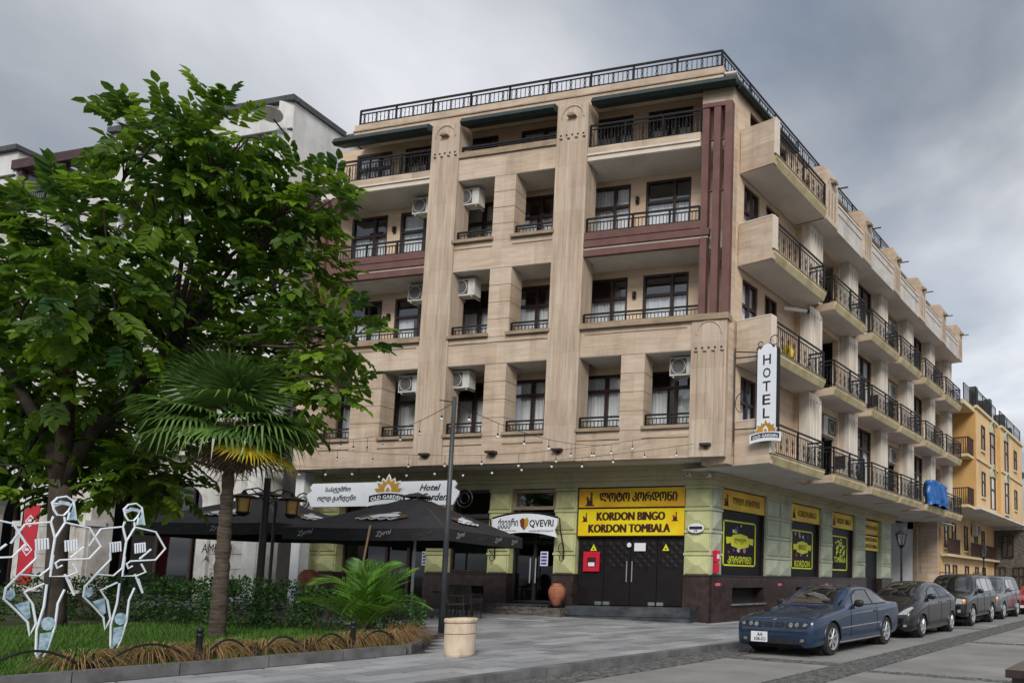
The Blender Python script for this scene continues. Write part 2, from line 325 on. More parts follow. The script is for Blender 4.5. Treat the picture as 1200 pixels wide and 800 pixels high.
def window(T, a0,a1,z0,z1, parent, d=0., cols=(.5,), trans=.70, curtain='white', fw=.075, fmat=None, name='window', glass=None):
    f = MB(); fmat = fmat or M['frame']; e = .05
    f.box(a0,a0+fw,d-e,d+e,z0,z1,T); f.box(a1-fw,a1,d-e,d+e,z0,z1,T); f.box(a0+fw,a1-fw,d-e,d+e,z1-fw,z1,T); f.box(a0+fw,a1-fw,d-e,d+e,z0,z0+fw,T)
    zt = z0+(z1-z0)*trans if trans else z1-fw
    if trans: f.box(a0+fw,a1-fw,d-e*.9,d+e*.9,zt-.045,zt+.045,T)
    ms = [a0+(a1-a0)*c for c in cols]
    for m_ in ms: f.box(m_-.05,m_+.05,d-e*.95,d+e*.95,z0+fw,z1-fw,T)
    fo = f.build(name, fmat, parent)
    ed = [a0]+ms+[a1]
    for p, q in zip(ed, ed[1:]):
        lo = p+(fw if p == a0 else .05); hi = q-(fw if q == a1 else .05)
        spans = [(z0+fw, zt-.045),(zt+.045, z1-fw)] if trans else [(z0+fw, z1-fw)]
        for b, t in spans:
            if t-b > .05: MB().add([tuple(T(lo,d-.006,b)),tuple(T(hi,d-.006,b)),tuple(T(hi,d-.006,t)),tuple(T(lo,d-.006,t))],[(0,1,2,3)]).build('pane', glass or M['glass'], fo, fix=False)
    if curtain:
        def sheet(p, q, b, t):
            m = MB(); n = max(6,int((q-p)/.035)); ph = random.random()*6
            for k in range(n+1):
                a = p+(q-p)*k/n; dd = d-.10+.028*math.sin(k*1.9+ph)+.012*math.sin(k*.7)
                m.v += [tuple(T(a,dd,b)), tuple(T(a,dd,t))]
            m.f += [(2*k,2*k+2,2*k+3,2*k+1) for k in range(n)]
            m.build('curtain', M['curtain'] if curtain == 'white' else M['curtain_g'], fo, smooth=True, fix=False)
        ww = a1-a0; k = random.random(); zc = zt-.02 if k < .75 else z1-.05
        if curtain != 'white': sheet(a0,a1,z0,z1)
        elif k < .30: sheet(a0+.02,a0+ww*random.uniform(.36,.5),z0,zc); sheet(a1-ww*random.uniform(.36,.5),a1-.02,z0,zc)
        elif k < .93: sheet(a0+.02,a1-.02,z0,zc)
        else: sheet(a0+ww*.3,a1-.02,z0,zc)
    return fo
def railing(T, a0,a1,d,z0,z1, parent, posts=(), motif=True, step=.115, returns=(), name='railing'):
    m = MB(); h = z1-z0
    def run(P):        # P(t)->(a,d), t in metres
        pass
    def seg(pa, pb):
        L_ = math.hypot(pb[0]-pa[0], pb[1]-pa[1]); n = max(2, int(L_/step))
        at = lambda t, z: T(pa[0]+(pb[0]-pa[0])*t, pa[1]+(pb[1]-pa[1])*t, z)
        for z, w_ in ((z1,.05),(z1-min(.13,h*.3),.03),(z0+.06,.03)): m.bar(at(0,z), at(1,z), w_)
        for k in range(n+1):
            t = k/n; m.bar(at(t,z0+.06), at(t,z1-min(.13,h*.3)), .016)
            if motif and h > .5:
                zc = z0+h*.42; ka = min(1.,h*.36/.26)
                if k%3 == 1:
                    for sg in (-1,1):
                        dt = .045/max(L_,.1)*sg; pts = [at(t,zc-.26*ka),at(t+dt,zc-.12*ka),at(t+dt*.35,zc),at(t+dt,zc+.12*ka),at(t,zc+.26*ka)]
                        m.tube(pts,.010,4)
                else: m.knot(at(t,zc),.022,.06)
    seg((a0,d),(a1,d))
    for a, dd in returns: seg((a,d),(a,dd))
    for a in (a0,*posts,a1): m.bar(T(a,d,z0), T(a,d,z1+.0), .05)
    return m.build(name, M['iron'], parent)
# ---------------------------------------------------------------- hotel
hotel = thing('hotel', 'five storey beige stone hotel with balconies on the street corner', 'hotel', F(3,-4,.1))
T = F
# recessed window wall of the front
W2, W3, W4, W5 = (5.25,7.84), (8.98,11.0), (11.98,14.12), (14.85,16.50)
holes = []; wins = []
for off in (0, 9.33):
    for a0, a1 in ((1.70,3.25),(3.78,5.30)):
        for zr in (W3, W4, W5): wins.append((a0+off,a1+off,*zr))
    for a0, a1 in ((1.45,3.05),(3.85,5.36)):
        wins.append((a0+off,a1+off-(.05 if off else 0),*W2))
for a0, a1 in ((6.53,7.92),(8.80,9.97)):
    for zr in (W2,W3,W4,W5): wins.append((a0,a1,*zr))
holes = wins
wm = wall_holes(MB(), T, .25,15.3,4.95,16.72,-1.30,-1.10, holes); wm.build('window_wall', M['wallin'], hotel)
for a0,a1,z0,z1 in wins:
    window(T, a0,a1,z0,z1, hotel, -1.17, (.37,), .80 if z1 < 8 else .67)
MB().box(.6,15.2,-3.2,-1.75,4.95,16.7,T).build('room_shade_fill', M['dark'], hotel)  # near-black box painted as the unlit rooms behind the windows
# floor slabs of the loggias
for z0, z1 in ((4.90,5.12),(8.74,8.94),(11.22,11.74),(14.30,14.62)):
    MB().box(.05,15.15,-1.10,-.30,z0+.012,z1,T).build('loggia_floor', M['soffit'], hotel)
# first upper storey: parapets, heads, piers
def blockpier(a0,a1,z0,z1,o0,o1,n,mat,par):
    h = (z1-z0)/n; p = MB().box(a0+.012,a1-.012,o0,o1-.015,z0,z1,T).build('pier', mat, par)
    for k in range(n): MB().box(a0,a1,o0+.01,o1,z0+k*h+(.012 if k else 0),z0+(k+1)*h-.012,T).build('stone_block', mat, p)
ST = M['trav']
MB().box(1.085,4.695,-.30,-.01,4.90,5.76,T).build('parapet_wall', ST, hotel); MB().box(5.785,9.345,-.30,-.01,4.90,5.76,T).build('parapet_wall', ST, hotel); MB().box(10.415,15.15,-.30,-.01,4.90,5.76,T).build('parapet_wall', ST, hotel)
for a0, a1 in ((1.09,2.55),(3.31,4.695),(5.79,7.21),(7.97,9.34),(10.42,11.79),(12.95,14.1)):
    MB().box(a0-.03,a1+.03,-.32,.07,5.765,5.86,T).build('window_sill', M['trav_dark'], hotel)
    railing(T, a0+.02,a1-.02,-.12,5.87,6.22, hotel, motif=False)
    MB().box(a0-.02,a1+.02,-.01,.012,5.50,5.53,T).build('moulding', M['trav_dark'], hotel)
for a0, a1 in ((2.55,3.31),(7.21,7.97)): blockpier(a0,a1,5.77,8.05,-.55,.0,4,ST,hotel)
blockpier(11.79,12.95,5.77,8.05,-.55,.0,4,ST,hotel); blockpier(14.1,15.15,5.77,8.05,-.55,.0,4,ST,hotel)
for a0, a1 in ((1.085,4.695),(5.785,9.345),(10.415,15.15)):
    MB().box(a0,a1,-1.10,-.005,8.06,8.90,T).build('spandrel', ST, hotel)
    MB().box(a0+.01,a1-.01,-1.09,-.02,8.045,8.057,T).build('soffit', M['soffit'], hotel)
    MB().box(a0+.15,a1-.15,-.005,.012,8.74,8.765,T).build('moulding', M['trav_dark'], hotel)
# sill bands under the second upper storey
MB().box(-.06,4.70,-.34,.10,8.905,9.08,T).build('sill_band', M['trav_dark'], hotel); MB().box(10.40,15.2,-.34,.10,8.905,9.08,T).build('sill_band', M['trav_dark'], hotel)
for a0, a1 in ((5.79,7.20),(7.97,9.34)):
    for z in (8.93,12.09):
        MB().box(a0-.06,a1+.06,-.34,.09,z,z+.10,T).build('window_sill', M['trav_dark'], hotel); railing(T, a0+.02,a1-.02,-.10,z+.11,z+.42, hotel, motif=False)
        MB().box(a0-.02,a1+.02,-.01,.012,z-.20,z-.175,T).build('moulding', M['trav_dark'], hotel)
# middle bay, upper storeys
for z0, z1 in ((8.93,11.15),(12.085,14.23)): blockpier(7.20,7.97,z0,z1,-.55,0,4,ST,hotel)
for z0, z1 in ((11.15,12.08),(14.23,14.98)):
    MB().box(5.785,9.345,-.95,-.006,z0+.012,z1,T).build('spandrel', ST, hotel); MB().box(5.8,9.33,-.94,-.02,z0,z0+.01,T).build('soffit', M['soffit'], hotel)
MB().box(5.785,9.345,-.35,.05,14.985,15.17,T).build('sill_band', M['trav_dark'], hotel); railing(T, 5.8,9.33,-.1,15.18,15.42, hotel, motif=False)
MB().box(5.785,9.345,-.32,-.01,8.905,8.925,T).build('moulding', ST, hotel)
# maroon balcony fronts and the top slab of the outer bays
for a0, a1, e in ((.72,4.695,0),(10.415,14.25,1)):
    MB().box(a0,a1,-1.10,-.09,11.235,11.72,T).build('balcony_slab', M['soffit'], hotel)
    s1 = (a0 if not e else a0)
    MB().box(s1+.02,a1,-.088,.03,11.745,11.97,T).build('maroon_band', M['maroon'], hotel); MB().box(s1-.1*(1-e),a1,-.088,.05,11.50,11.705,T).build('maroon_band', M['maroon'], hotel)
    MB().box(s1-.05*(1-e),a1,-.088,.0,11.425,11.495,T).build('cream_band', M['cream'], hotel); MB().box(s1+.2*(1-e),a1,-.088,.03,11.215,11.42,T).build('maroon_band', M['maroon'], hotel)
    railing(T, a0+.25*(1-e),a1-.03,-.06,11.97,12.45, hotel, posts=[a0+1.2,a0+2.4])
    railing(T, a0+.1,a1-.03,-.1,9.09,9.42, hotel, motif=False)
    b0 = .97 if not e else 10.415
    MB().box(b0,a1,-1.10,.0,14.31,14.46,T).build('balcony_slab', M['cream'], hotel); MB().box(b0,a1,-1.05,.04,14.465,14.52,T).build('moulding', M['cream'], hotel); MB().box(b0,a1,-.30,.015,14.525,14.74,T).build('balcony_slab', ST, hotel)
    MB().box(b0+.02,a1-.02,-1.09,-.02,14.292,14.305,T).build('soffit', M['soffit'], hotel)
    railing(T, b0+.02,a1-.03,-.06,14.75,15.50, hotel, posts=[b0+1.25,b0+2.5])
# maroon vertical strips at both ends
for base in (0, 14.1):
    for k, (a0, a1, zt) in enumerate(((-.03,.19,15.46),(.33,.54,15.44),(.69,.90,15.42))):
        if base: zt = 14.2
        if k < 2 or base: MB().box(base+a0,base+a1,-.16,.045,9.085,zt,T).build('maroon_strip', M['maroon'], hotel)
        else:
            MB().box(a0,a1,-.16,.045,9.085,11.42,T).build('maroon_strip', M['maroon'], hotel); MB().box(a0,a1,-.16,.045,11.71,zt,T).build('maroon_strip', M['maroon'], hotel)
MB().box(-.03,.92,-.165,.03,15.47,15.60,T).build('maroon_strip', M['maroon'], hotel)
for zz_ in (12.9,14.5): MB().box(.03,.9,-.15,-.1,zz_,zz_+.04,T).build('cross_bar', M['maroon'], hotel)
# fluted pilasters
def pilaster(a0,a1,z0,zf0,zf1,z1,medal=True,T=F,o0=-.55,o1=.045,mat=None,nf=4,par=None):
    mat = mat or M['trav_v']; par = par or hotel; w_ = a1-a0
    p = MB(); p.box(a0,a1,o0,o1,z0,zf0,T); p.box(a0,a1,o0,o1,zf1,z1,T)
    prof = [(a0,o0),(a0,o1)]; gw = .065*w_/1.05; x = a0+.13*w_; st = (w_*.74)/(nf-1)
    for k in range(nf):
        c = x+k*st; prof += [(c-gw,o1),(c-gw*.6,o1-.05),(c+gw*.6,o1-.05),(c+gw,o1)]
    prof += [(a1,o1),(a1,o0)]
    p.prism([T(a,o,zf0) for a,o in prof],[T(a,o,zf1) for a,o in prof])
    po = p.build('pilaster', mat, par)
    if medal:
        c = (a0+a1)/2; zc = z1-.42; m = MB(); pts = [(c+.36*w_*math.cos(math.pi*k/10), zc+.36*w_*math.sin(math.pi*k/10)) for k in range(11)]
        m.tube([T(a,o1+.005,z) for a,z in pts],.022,6); m.build('arch_moulding', mat, po)
        for k in range(5):
            q = a0+w_*(.14+.18*k); MB().box(q-.03,q+.03,o1-.02,o1+.006,zf1+.05,zf1+.11,T).build('hole_shade_plate', M['dark'], po)  # dark plates on the face paint the shade of square holes
    return po
for a0, a1 in ((4.70,5.78),(9.35,10.41)):
    po = pilaster(a0,a1,4.90,5.95,15.15,16.22); c = (a0+a1)/2
    MB().add([tuple(T(c+.15*math.cos(math.pi*k/8),q,15.80+.09*math.sin(math.pi*k/8))) for q in (.05,.17) for k in range(9)], [tuple(range(9)),tuple(range(17,8,-1))]+[(k,k+1,k+10,k+9) for k in range(8)]+[(8,0,9,17)]).build('lamp_hood', M['trav_dark'], po)
pilaster(0,1.08,4.90,5.85,8.0,8.90)
MB().box(0,1.08,-1.1,-.55,4.93,8.90,T).build('corner_pier', ST, hotel)
MB().box(-.0,.24,-.55,-.17,9.085,15.85,T).build('corner_pier', ST, hotel)
MB().box(.02,1.05,-1.09,-.56,14.32,16.1,T).build('corner_pier', ST, hotel)
# top: roof slab, awning cassettes, parapet and roof railing
MB().box(.0,14.3,-1.35,-.32,16.74,16.80,T).build('roof_edge', M['soffit'], hotel); MB().box(-.02,1.0,-.55,-.17,15.61,16.39,T).build('corner_pier', ST, hotel)
for a0, a1 in ((-.17,4.55),(5.85,9.25),(10.5,14.3)):
    MB().prism([T(a0,.10,16.05),T(a0,.20,16.12),T(a0,.12,16.30),T(a0,-.30,16.36),T(a0,-.30,16.22)],[T(a1,.10,16.05),T(a1,.20,16.12),T(a1,.12,16.30),T(a1,-.30,16.36),T(a1,-.30,16.22)]).build('awning', M['awning'], hotel)
MB().box(.40,13.90,-.60,-.27,16.38,16.72,T).build('parapet', ST, hotel); MB().box(.37,13.93,-.62,-.24,16.722,16.76,T).build('coping', M['trav_dark'], hotel); MB().box(.40,13.90,-.60,-.27,16.762,16.98,T).build('parapet', ST, hotel)
railing(T, .46,13.75,-.33,16.99,17.53, hotel, posts=[.46+1.477*k for k in range(1,9)], step=.165)

# ------------ side facing the street
c0 = F(.43,-.29,0)
T = G
ys = [(16.06,19.45),(20.18,22.82),(23.46,26.32),(26.60,29.20),(29.88,32.60),(33.14,35.85)]
cols = [(19.50,20.42),(22.63,23.45),(25.86,26.62),(29.05,29.92),(32.42,33.18),(35.50,36.22)]
ZS = [4.70,7.70,10.68]
SX = M['trav']
# window wall
hol = []
for z in ZS: hol += [(16.35,17.22,z+.5,z+2.75),(17.62,18.40,z+.5,z+2.75)]
hol += [(16.6,17.6,14.2,15.9),(17.9,18.9,14.2,15.9)]
for z in ZS: hol += [(24.15,25.72,z+.28,z+2.85),(30.75,32.30,z+.28,z+2.85)]
rec = []
for z in ZS: rec += [(20.62,22.5,z+.28,z+2.75),(27.0,28.9,z+.28,z+2.75),(33.4,35.3,z+.28,z+2.75)]
wm = wall_holes(MB(), T, 15.95,19.6,4.95,16.34,-.28,-.02, hol); wm.build('window_wall', M['wallin'], hotel)
wm = wall_holes(MB(), Grow(-10.88), 19.6,36.2,4.72,13.6,-.25,0, hol+rec); wm.build('window_wall', M['wallin'], hotel)
MB().box(19.6,36.2,-1.3,-1.05,13.6,16.72,T).build('window_wall', M['wallin'], hotel)
MB().box(16.4,36.15,-2.6,-1.31,4.75,16.6,T).build('room_shade_fill', M['dark'], hotel)
MB().box(36.0,36.2,-6,-.2,.2,16.1,T).build('end_wall', SX, hotel)
for z in ZS:
    for a0, a1 in ((16.35,17.22),(17.62,18.40)): window(T, a0,a1,z+.5,z+2.75, hotel, -.12, (.5,), .66)
    for a0, a1 in ((24.15,25.72),(30.75,32.30)): window(Grow(-10.88), a0,a1,z+.28,z+2.85, hotel, -.1, (.5,), .68)
    for a0, a1 in ((20.62,22.5),(27.0,28.9),(33.4,35.3)):
        window(Grow(-10.88), a0+.1,a1-.5,z+.28,z+2.5, hotel, -.75, (.5,), .75); MB().box(a0-.05,a1+.05,-1.3,-.05,z+2.76,z+2.9,Grow(-10.88)).build('soffit', M['soffit'], hotel)
for a0, a1 in ((16.6,17.6),(17.9,18.9)): window(T, a0,a1,14.2,15.9, hotel, -.12, (.5,), .7)
# stone columns between the balconies
for k, (a0, a1) in enumerate(cols):
    for lo, hi in ((4.98,7.69),(7.99,10.67),(10.96,13.56)):
        pilaster(a0,a1,lo,lo+.05,hi-.22,hi,False,T,.225,.60,M['trav_w'],4)
# balcony slabs with side wall, edge and railings
def bslab(a0,a1,z,edge=M['slabedge']):
    s_ = MB().box(a0,a1,.0,1.14,z,z+.26,T).build('balcony', SX, hotel)
    MB().box(a0+.02,a1-.02,.02,1.13,z-.012,z-.002,T).build('soffit', M['soffit'], s_)
    e = MB(); pr = [(1.145,z-.0),(1.145,z+.27),(1.24,z+.27),(1.24,z+.20)]
    e.prism([T(a0+.03,d,zz2) for d,zz2 in pr],[T(a1-.01,d,zz2) for d,zz2 in pr]); e.build('slab_edge', edge, s_)
    MB().box(a0+.03,a1-.01,1.0,1.26,z+.272,z+.30,T).build('slab_edge', M['trav_dark'], s_)
    return s_
for z in ZS:
    for k, (a0, a1) in enumerate(ys):
        sl_ = bslab(a0,a1,z)
        r0 = a0+(.22 if k == 0 else .05)
        railing(T, r0,a1-.05,1.17,z+.30,z+1.20, sl_, posts=[(a0+a1)/2], returns=((a1-.05,.62),) if k == 0 else ((r0,.62),(a1-.05,.62)))
        if k == 0:
            MB().box(a0-.02,a0+.17,.02,1.20,z-.003,z+1.27,T).build('side_wall', SX, sl_)
            MB().box(a0-.035,a0+.185,1.205,1.27,z+.28,z+1.275,T).build('edge_cap', M['cream'], sl_)
            MB().box(a0-.03,a0+.18,.03,1.2,z+1.275,z+1.31,T).build('edge_cap', M['cream'], sl_)
# ground-level soffit over the pavement, both streets
sf = MB(); a = F(0,-.01,0); b = F(16.2,-.01,0); b2 = F(16.2,-1.45,0)
sf.add([(-12.35,16.75,4.925),(-11.12,15.66,4.925),(b.x,b.y,4.925),(b2.x,b2.y,4.925)], [(0,1,2,3)]); sf.build('soffit', M['soffit'], hotel, fix=False)
MB().box(16.06,38.8,-1.9,.0,4.692,4.72,T).build('soffit', M['soffit'], hotel)
MB().box(15.72,16.08,-.9,-.02,4.72,9.0,T).build('corner_pier', SX, hotel)
MB().box(15.72,15.945,-.34,-.015,9.0,16.36,T).build('corner_pier', SX, hotel)
# top storey along the street: corner balcony, then stone bays with fins
z = 13.58; sl_ = bslab(16.08,19.42,z)
MB().box(16.06,16.25,.02,1.20,z-.003,z+1.38,T).build('side_wall', SX, sl_); MB().box(16.045,16.265,1.205,1.27,z+.28,z+1.385,T).build('edge_cap', M['cream'], sl_)
railing(T, 16.30,19.4,1.17,z+.30,z+1.14, sl_, posts=[17.9])
fins = [(19.44,20.36),(22.60,23.40),(25.83,26.55),(29.02,29.93),(32.50,33.18),(35.54,36.24)]
MB().box(19.44,36.22,-1.0,1.16,13.545,13.575,T).build('soffit', M['soffit'], hotel)
for (a0,a1), (b0,b1) in zip(fins, fins[1:]):
    MB().box(a1,b0,.9,1.16,13.58,14.48,T).build('bay_front', M['bay'], hotel); MB().box(a1+.01,b0-.01,.86,1.19,14.485,14.56,T).build('coping', M['cream'], hotel); MB().box(a1+.1,b0-.1,1.16,1.175,14.2,14.23,T).build('moulding', M['trav_dark'], hotel)
    railing(T, a1,b0,1.0,14.56,14.80, hotel, motif=False)
for a0, a1 in fins:
    p = MB(); fn = [(1.20,13.55),(1.20,15.12),(1.02,15.46),(.1,15.70),(-1.1,15.75),(-1.1,14.4),(.0,14.4),(.0,13.58)]
    # opening in the fin
    p.prism([T(a0,d,z2) for d,z2 in [(1.20,13.55),(1.20,15.30),(1.10,15.46),(.55,15.52),(.55,13.58)]],[T(a1,d,z2) for d,z2 in [(1.20,13.55),(1.20,15.30),(1.10,15.46),(.55,15.52),(.55,13.58)]])
    p.prism([T(a0+.02,d,z2) for d,z2 in [(.55,15.15),(.55,15.52),(-1.0,15.68),(-1.0,15.2)]],[T(a1-.02,d,z2) for d,z2 in [(.55,15.15),(.55,15.52),(-1.0,15.68),(-1.0,15.2)]])
    p.box(a0+.03,a1-.03,-1.0,.54,13.58,14.45,T)
    fo = p.build('fin', SX, hotel)
    for k in range(3):
        q = a0+(a1-a0)*(.25+.25*k); MB().box(q-.045,q+.045,1.195,1.208,13.75,14.65,T).build('slot', M['trav_dark'], fo)
    c = (a0+a1)/2; MB().tube([T(c+.3*math.cos(math.pi*k/8),1.205,14.86+.3*math.sin(math.pi*k/8)) for k in range(9)],.02,5).build('arch_moulding', M['trav_dark'], fo)
    MB().box(c-.12,c+.12,1.2,1.38,14.98,15.06,T).build('lamp_hood', M['trav_dark'], fo); MB().tube([T(a1-.05,1.1,15.05),T(a1+.08,1.55,15.09)],.026,5).build('flag_rod', M['iron'], fo)
# roof, parapet and railing over the street side
MB().add([tuple(F(.3,-.4,16.83)),(-11.45,16.2,16.83),(-11.45,36.2,16.83),(-24,36.2,16.83),tuple(F(14.2,-6,16.83)),tuple(F(14.2,-.4,16.83))],[(0,1,2,3,4,5)]).build('roof', M['soffit'], hotel, fix=False)
MB().box(15.95,36.2,-1.3,-.5,16.74,16.80,T).build('roof_edge', M['soffit'], hotel)
MB().prism([T(15.75,.16,16.05),T(15.75,.25,16.12),T(15.75,.16,16.30),T(15.75,-.3,16.36),T(15.75,-.3,16.22)],[T(19.3,.16,16.05),T(19.3,.25,16.12),T(19.3,.16,16.30),T(19.3,-.3,16.36),T(19.3,-.3,16.22)]).build('awning', M['awning'], hotel)
TX = Grow(c0.x)
MB().box(c0.y+.25,30,-.4,0,16.38,16.72,TX).build('parapet', ST, hotel); MB().box(c0.y+.25,30,-.42,.03,16.722,16.76,TX).build('coping', M['trav_dark'], hotel); MB().box(c0.y+.25,30,-.4,0,16.762,16.98,TX).build('parapet', ST, hotel)
railing(TX, c0.y+.02,30,-.05,16.99,17.53, hotel, posts=[c0.y+1.6*k for k in range(1,9)], step=.165)
# solid mass behind so that the block is closed
MB().add([tuple(F(15.3,-1.3,z)) for z in (0,16.1)]+[tuple(F(15.3,-9,z)) for z in (0,16.1)], [(0,2,3,1)]).build('end_wall', SX, hotel, fix=False)
MB().box(-24,-12,36.15,36.2,0,16.1).build('back_wall', SX, hotel)

# ------------ ground floor
OG = -1.4; T = F
GR = M['green']; GD = M['greenr']
def rustic(T,a0,a1,z0,z1,d0,d1,mat,par,n=4,across=1):
    p = MB().box(a0,a1,d0,d1,z0,z1,T).build('pier', mat, par); h = (z1-z0)/n; wq = (a1-a0)/across
    for k in range(n):
        b, t = z0+k*h+.03, z0+(k+1)*h-.13
        for j in range(across):
            l_, r_ = a0+j*wq+.05, a0+(j+1)*wq-.05; c = (l_+r_)/2; e = d1+.055; q = .13
            m = MB(); m.add([tuple(T(l_,d1-.005,b)),tuple(T(r_,d1-.005,b)),tuple(T(r_,d1-.005,t)),tuple(T(l_,d1-.005,t)),
                             tuple(T(l_,e-.02,b)),tuple(T(r_,e-.02,b)),tuple(T(r_,e-.02,t)),tuple(T(l_,e-.02,t)),
                             tuple(T(c-(r_-l_)*.08,e+.05,(b+t)/2)),tuple(T(c+(r_-l_)*.08,e+.05,(b+t)/2))],
                            [(3,2,1,0),(0,1,5,4),(1,2,6,5),(2,3,7,6),(3,0,4,7),(4,5,9,8),(5,6,9),(6,7,8,9),(7,4,8)])
            m.build('rusticated_block', mat, p)
        MB().box(a0-.02,a1+.02,d1-.01,d1+.035,t+.035,t+.105,T).build('string_course', mat, p)
    return p
piers = [(.88,1.74),(5.44,6.20),(7.83,8.62),(10.10,11.0),(14.65,15.85)]
for a0, a1 in piers: rustic(T,a0,a1,1.56,4.30,OG-.5,OG+.0,GR,hotel)
# plinth, with steps and basement window openings
for a0, a1, hl in ((.88,1.74,[]),(5.44,6.20,[]),(7.83,11.0,[(8.66,9.96,.72,1.14)]),(14.65,16.2,[])):
    wall_holes(MB(), T, a0,a1,.0,1.52,OG-.5,OG+.06,hl).build('plinth', M['granite'], hotel); MB().box(a0-.01,a1+.01,OG-.5,OG+.09,1.522,1.56,T).build('plinth_cap', M['granite'], hotel)
MB().box(8.6,10.0,OG-.3,OG-.25,.6,1.2,T).build('basement_shade_fill', M['dark'], hotel)  # dark sheet stands in for the unlit basement behind the opening
MB().box(8.62,10.0,OG+.06,OG+.12,.66,.715,T).build('window_sill', M['kerb'], hotel)
for k, (z0,z1,e) in enumerate(((4.30,4.48,.02),(4.48,4.60,.10),(4.60,4.78,.18),(4.78,4.915,.30))):
    m = MB(); p0 = F(.88-.4*e,OG+e,0); p1 = F(16.2,OG+e,0); q0 = F(.88,OG-.5,0); q1 = F(16.2,OG-.5,0)
    m.prism([(p0.x,p0.y,z0),(p1.x,p1.y,z0),(q1.x,q1.y,z0),(q0.x,q0.y,z0)],[(p0.x,p0.y,z1),(p1.x,p1.y,z1),(q1.x,q1.y,z1),(q0.x,q0.y,z1)]); m.build('cornice', M['corn'], hotel)
MB().box(1.8,15.9,OG-3,OG-2.9,.1,4.9,T).build('room_shade_fill', M['dark'], hotel)
MB().box(16.15,16.3,OG-4,OG,.1,4.9,T).build('end_wall', SX, hotel)
# window above the plinth with green curtain, transom windows, dark glazed front further left
window(T, 8.64,10.08,1.58,3.30, hotel, OG-.12, (), None, 'green', glass=M['glassdark']); window(T, 8.64,10.08,3.34,4.28, hotel, OG-.12, (), None, None, glass=M['glassdark'])
window(T, 6.22,7.81,3.62,4.28, hotel, OG-.12, (), None, None, fw=.11, fmat=M['trav_dark'])
window(T, 11.02,14.63,.45,4.28, hotel, OG-.3, (.25,.5,.75), .70, None, glass=M['glassdark'])
MB().box(5.9,8.2,OG-2.2,OG-2.1,.3,4.3,T).build('room_shade_fill', M['dark'], hotel)
# restaurant door (glass leaves) and its stone steps
dr = window(T, 6.22,7.81,.62,3.58, hotel, OG-.25, (.5,), .66, None, name='glass_door', fmat=M['black'], glass=M['glassdark'])
for q in (6.92,7.12): MB().tube([T(q,OG-.13,1.25),T(q,OG-.13,2.05)],.022,6).build('door_handle', M['steel'], dr)
M['rubble'] = pmat('rubble_stone', (.05,.045,.04), (.16,.145,.125), (4,4,9), .85, .4)
rs = MB().box(5.86,8.05,OG,OG+.75,.05,.55,T).build('stone_step', M['rubble'], hotel)
for k in range(4):
    a = 5.84
    while a < 8.0:
        w_ = random.uniform(.14,.34); MB().box(a+.008,min(a+w_,8.07)-.008,OG+.7,OG+.765+random.uniform(-.01,.02),.06+k*.125+.006,.06+(k+1)*.125-.006,T).build('stone', M['rubble'], rs); a += w_
MB().box(5.82,8.1,OG+.02,OG+.80,.563,.60,T).build('step_tread', M['marble'], rs)
# marble steps of the gaming hall
MB().box(1.26,5.42,OG-.3,OG+.62,.02,.33,T).build('marble_step', M['marble'], hotel); MB().box(1.30,5.40,OG-.3,OG+.50,.332,.57,T).build('marble_step', M['marble'], hotel)
MB().box(1.24,5.44,OG-.2,OG+.65,.30,.329,T).build('step_tread', M['marble'], hotel)
# black quilted doors
M['doorblack'] = pmat('black_door_leather', (.010,.008,.009), (.015,.012,.013), (3,3,3), .42, spec=.3)
hallw = MB().box(1.74,5.44,OG-.4,OG-.2,.57,2.72,T).build('door_surround', M['doorblack'], hotel)
qd = MB(); DW = 3.62/4
for k in range(4):
    a0 = 1.78+k*DW; lf = MB().box(a0+.01,a0+DW-.01,OG-.19,OG-.13,.60,2.70,T).build('door', M['doorblack'], hotel)
    nx, nz = 3, 3; dx = (DW-.06)/nx; dz = .27
    for i in range(nx):
        for j in range(nz):
            for hx, hz in ((0,0),(.5,.5)):
                cx, cz = a0+.03+dx*(i+.5+hx), 2.62-dz*(j+.5+hz)
                if cx+dx/2 > a0+DW: continue
                MB().add([tuple(T(cx-dx/2,OG-.131,cz)),tuple(T(cx,OG-.131,cz-dz/2)),tuple(T(cx+dx/2,OG-.131,cz)),tuple(T(cx,OG-.131,cz+dz/2)),tuple(T(cx,OG-.108,cz))],[(0,1,4),(1,2,4),(2,3,4),(3,0,4)]).build('quilted_pad', M['doorblack'], lf)
    if k in (1,2):
        q = a0+(DW-.09 if k == 1 else .09); MB().tube([T(q,OG-.07,1.32),T(q,OG-.07,1.96)],.02,6).build('door_handle', M['steel'], lf)
    MB().box(a0+(.03 if k%2 else DW-.25),a0+(.25 if k%2 else DW-.03),OG-.13,OG-.09,.60,.70,T).build('door_hinge', M['steel'], lf)
# street side of the ground floor
XG = -12.32; TG = Grow(XG); T = TG
gp = [(16.70,17.25,1),(19.85,21.60,2),(24.0,25.0,1),(27.22,28.40,1),(30.32,31.60,1),(37.75,38.80,1)]
for a0, a1, ac in gp: rustic(T,a0,a1,1.56,4.30,-.5,0,GD,hotel,4,ac)
for a0, a1, hl in ((16.72,24.0,[(17.78,19.66,.67,1.17),(21.9,23.7,.67,1.17)]),(24.0,28.42,[(25.2,27.0,.67,1.17)]),(30.3,31.6,[]),(37.75,38.8,[])):
    wall_holes(MB(), T, a0,a1,.0,1.52,-.5,.06,hl).build('plinth', M['granite'], hotel)
    wall_holes(MB(), T, a0-.01,a1+.01,1.522,1.56,-.5,.09,[h for h in hl if h[2] == 0]).build('plinth_cap', M['granite'], hotel)
MB().box(16.9,31.5,-.45,-.35,.6,1.3,T).build('basement_shade_fill', M['dark'], hotel)
for a0, a1 in ((17.74,19.70),(21.86,23.74)): MB().box(a0,a1,.062,.14,.61,.665,T).build('window_sill', M['kerb'], hotel)
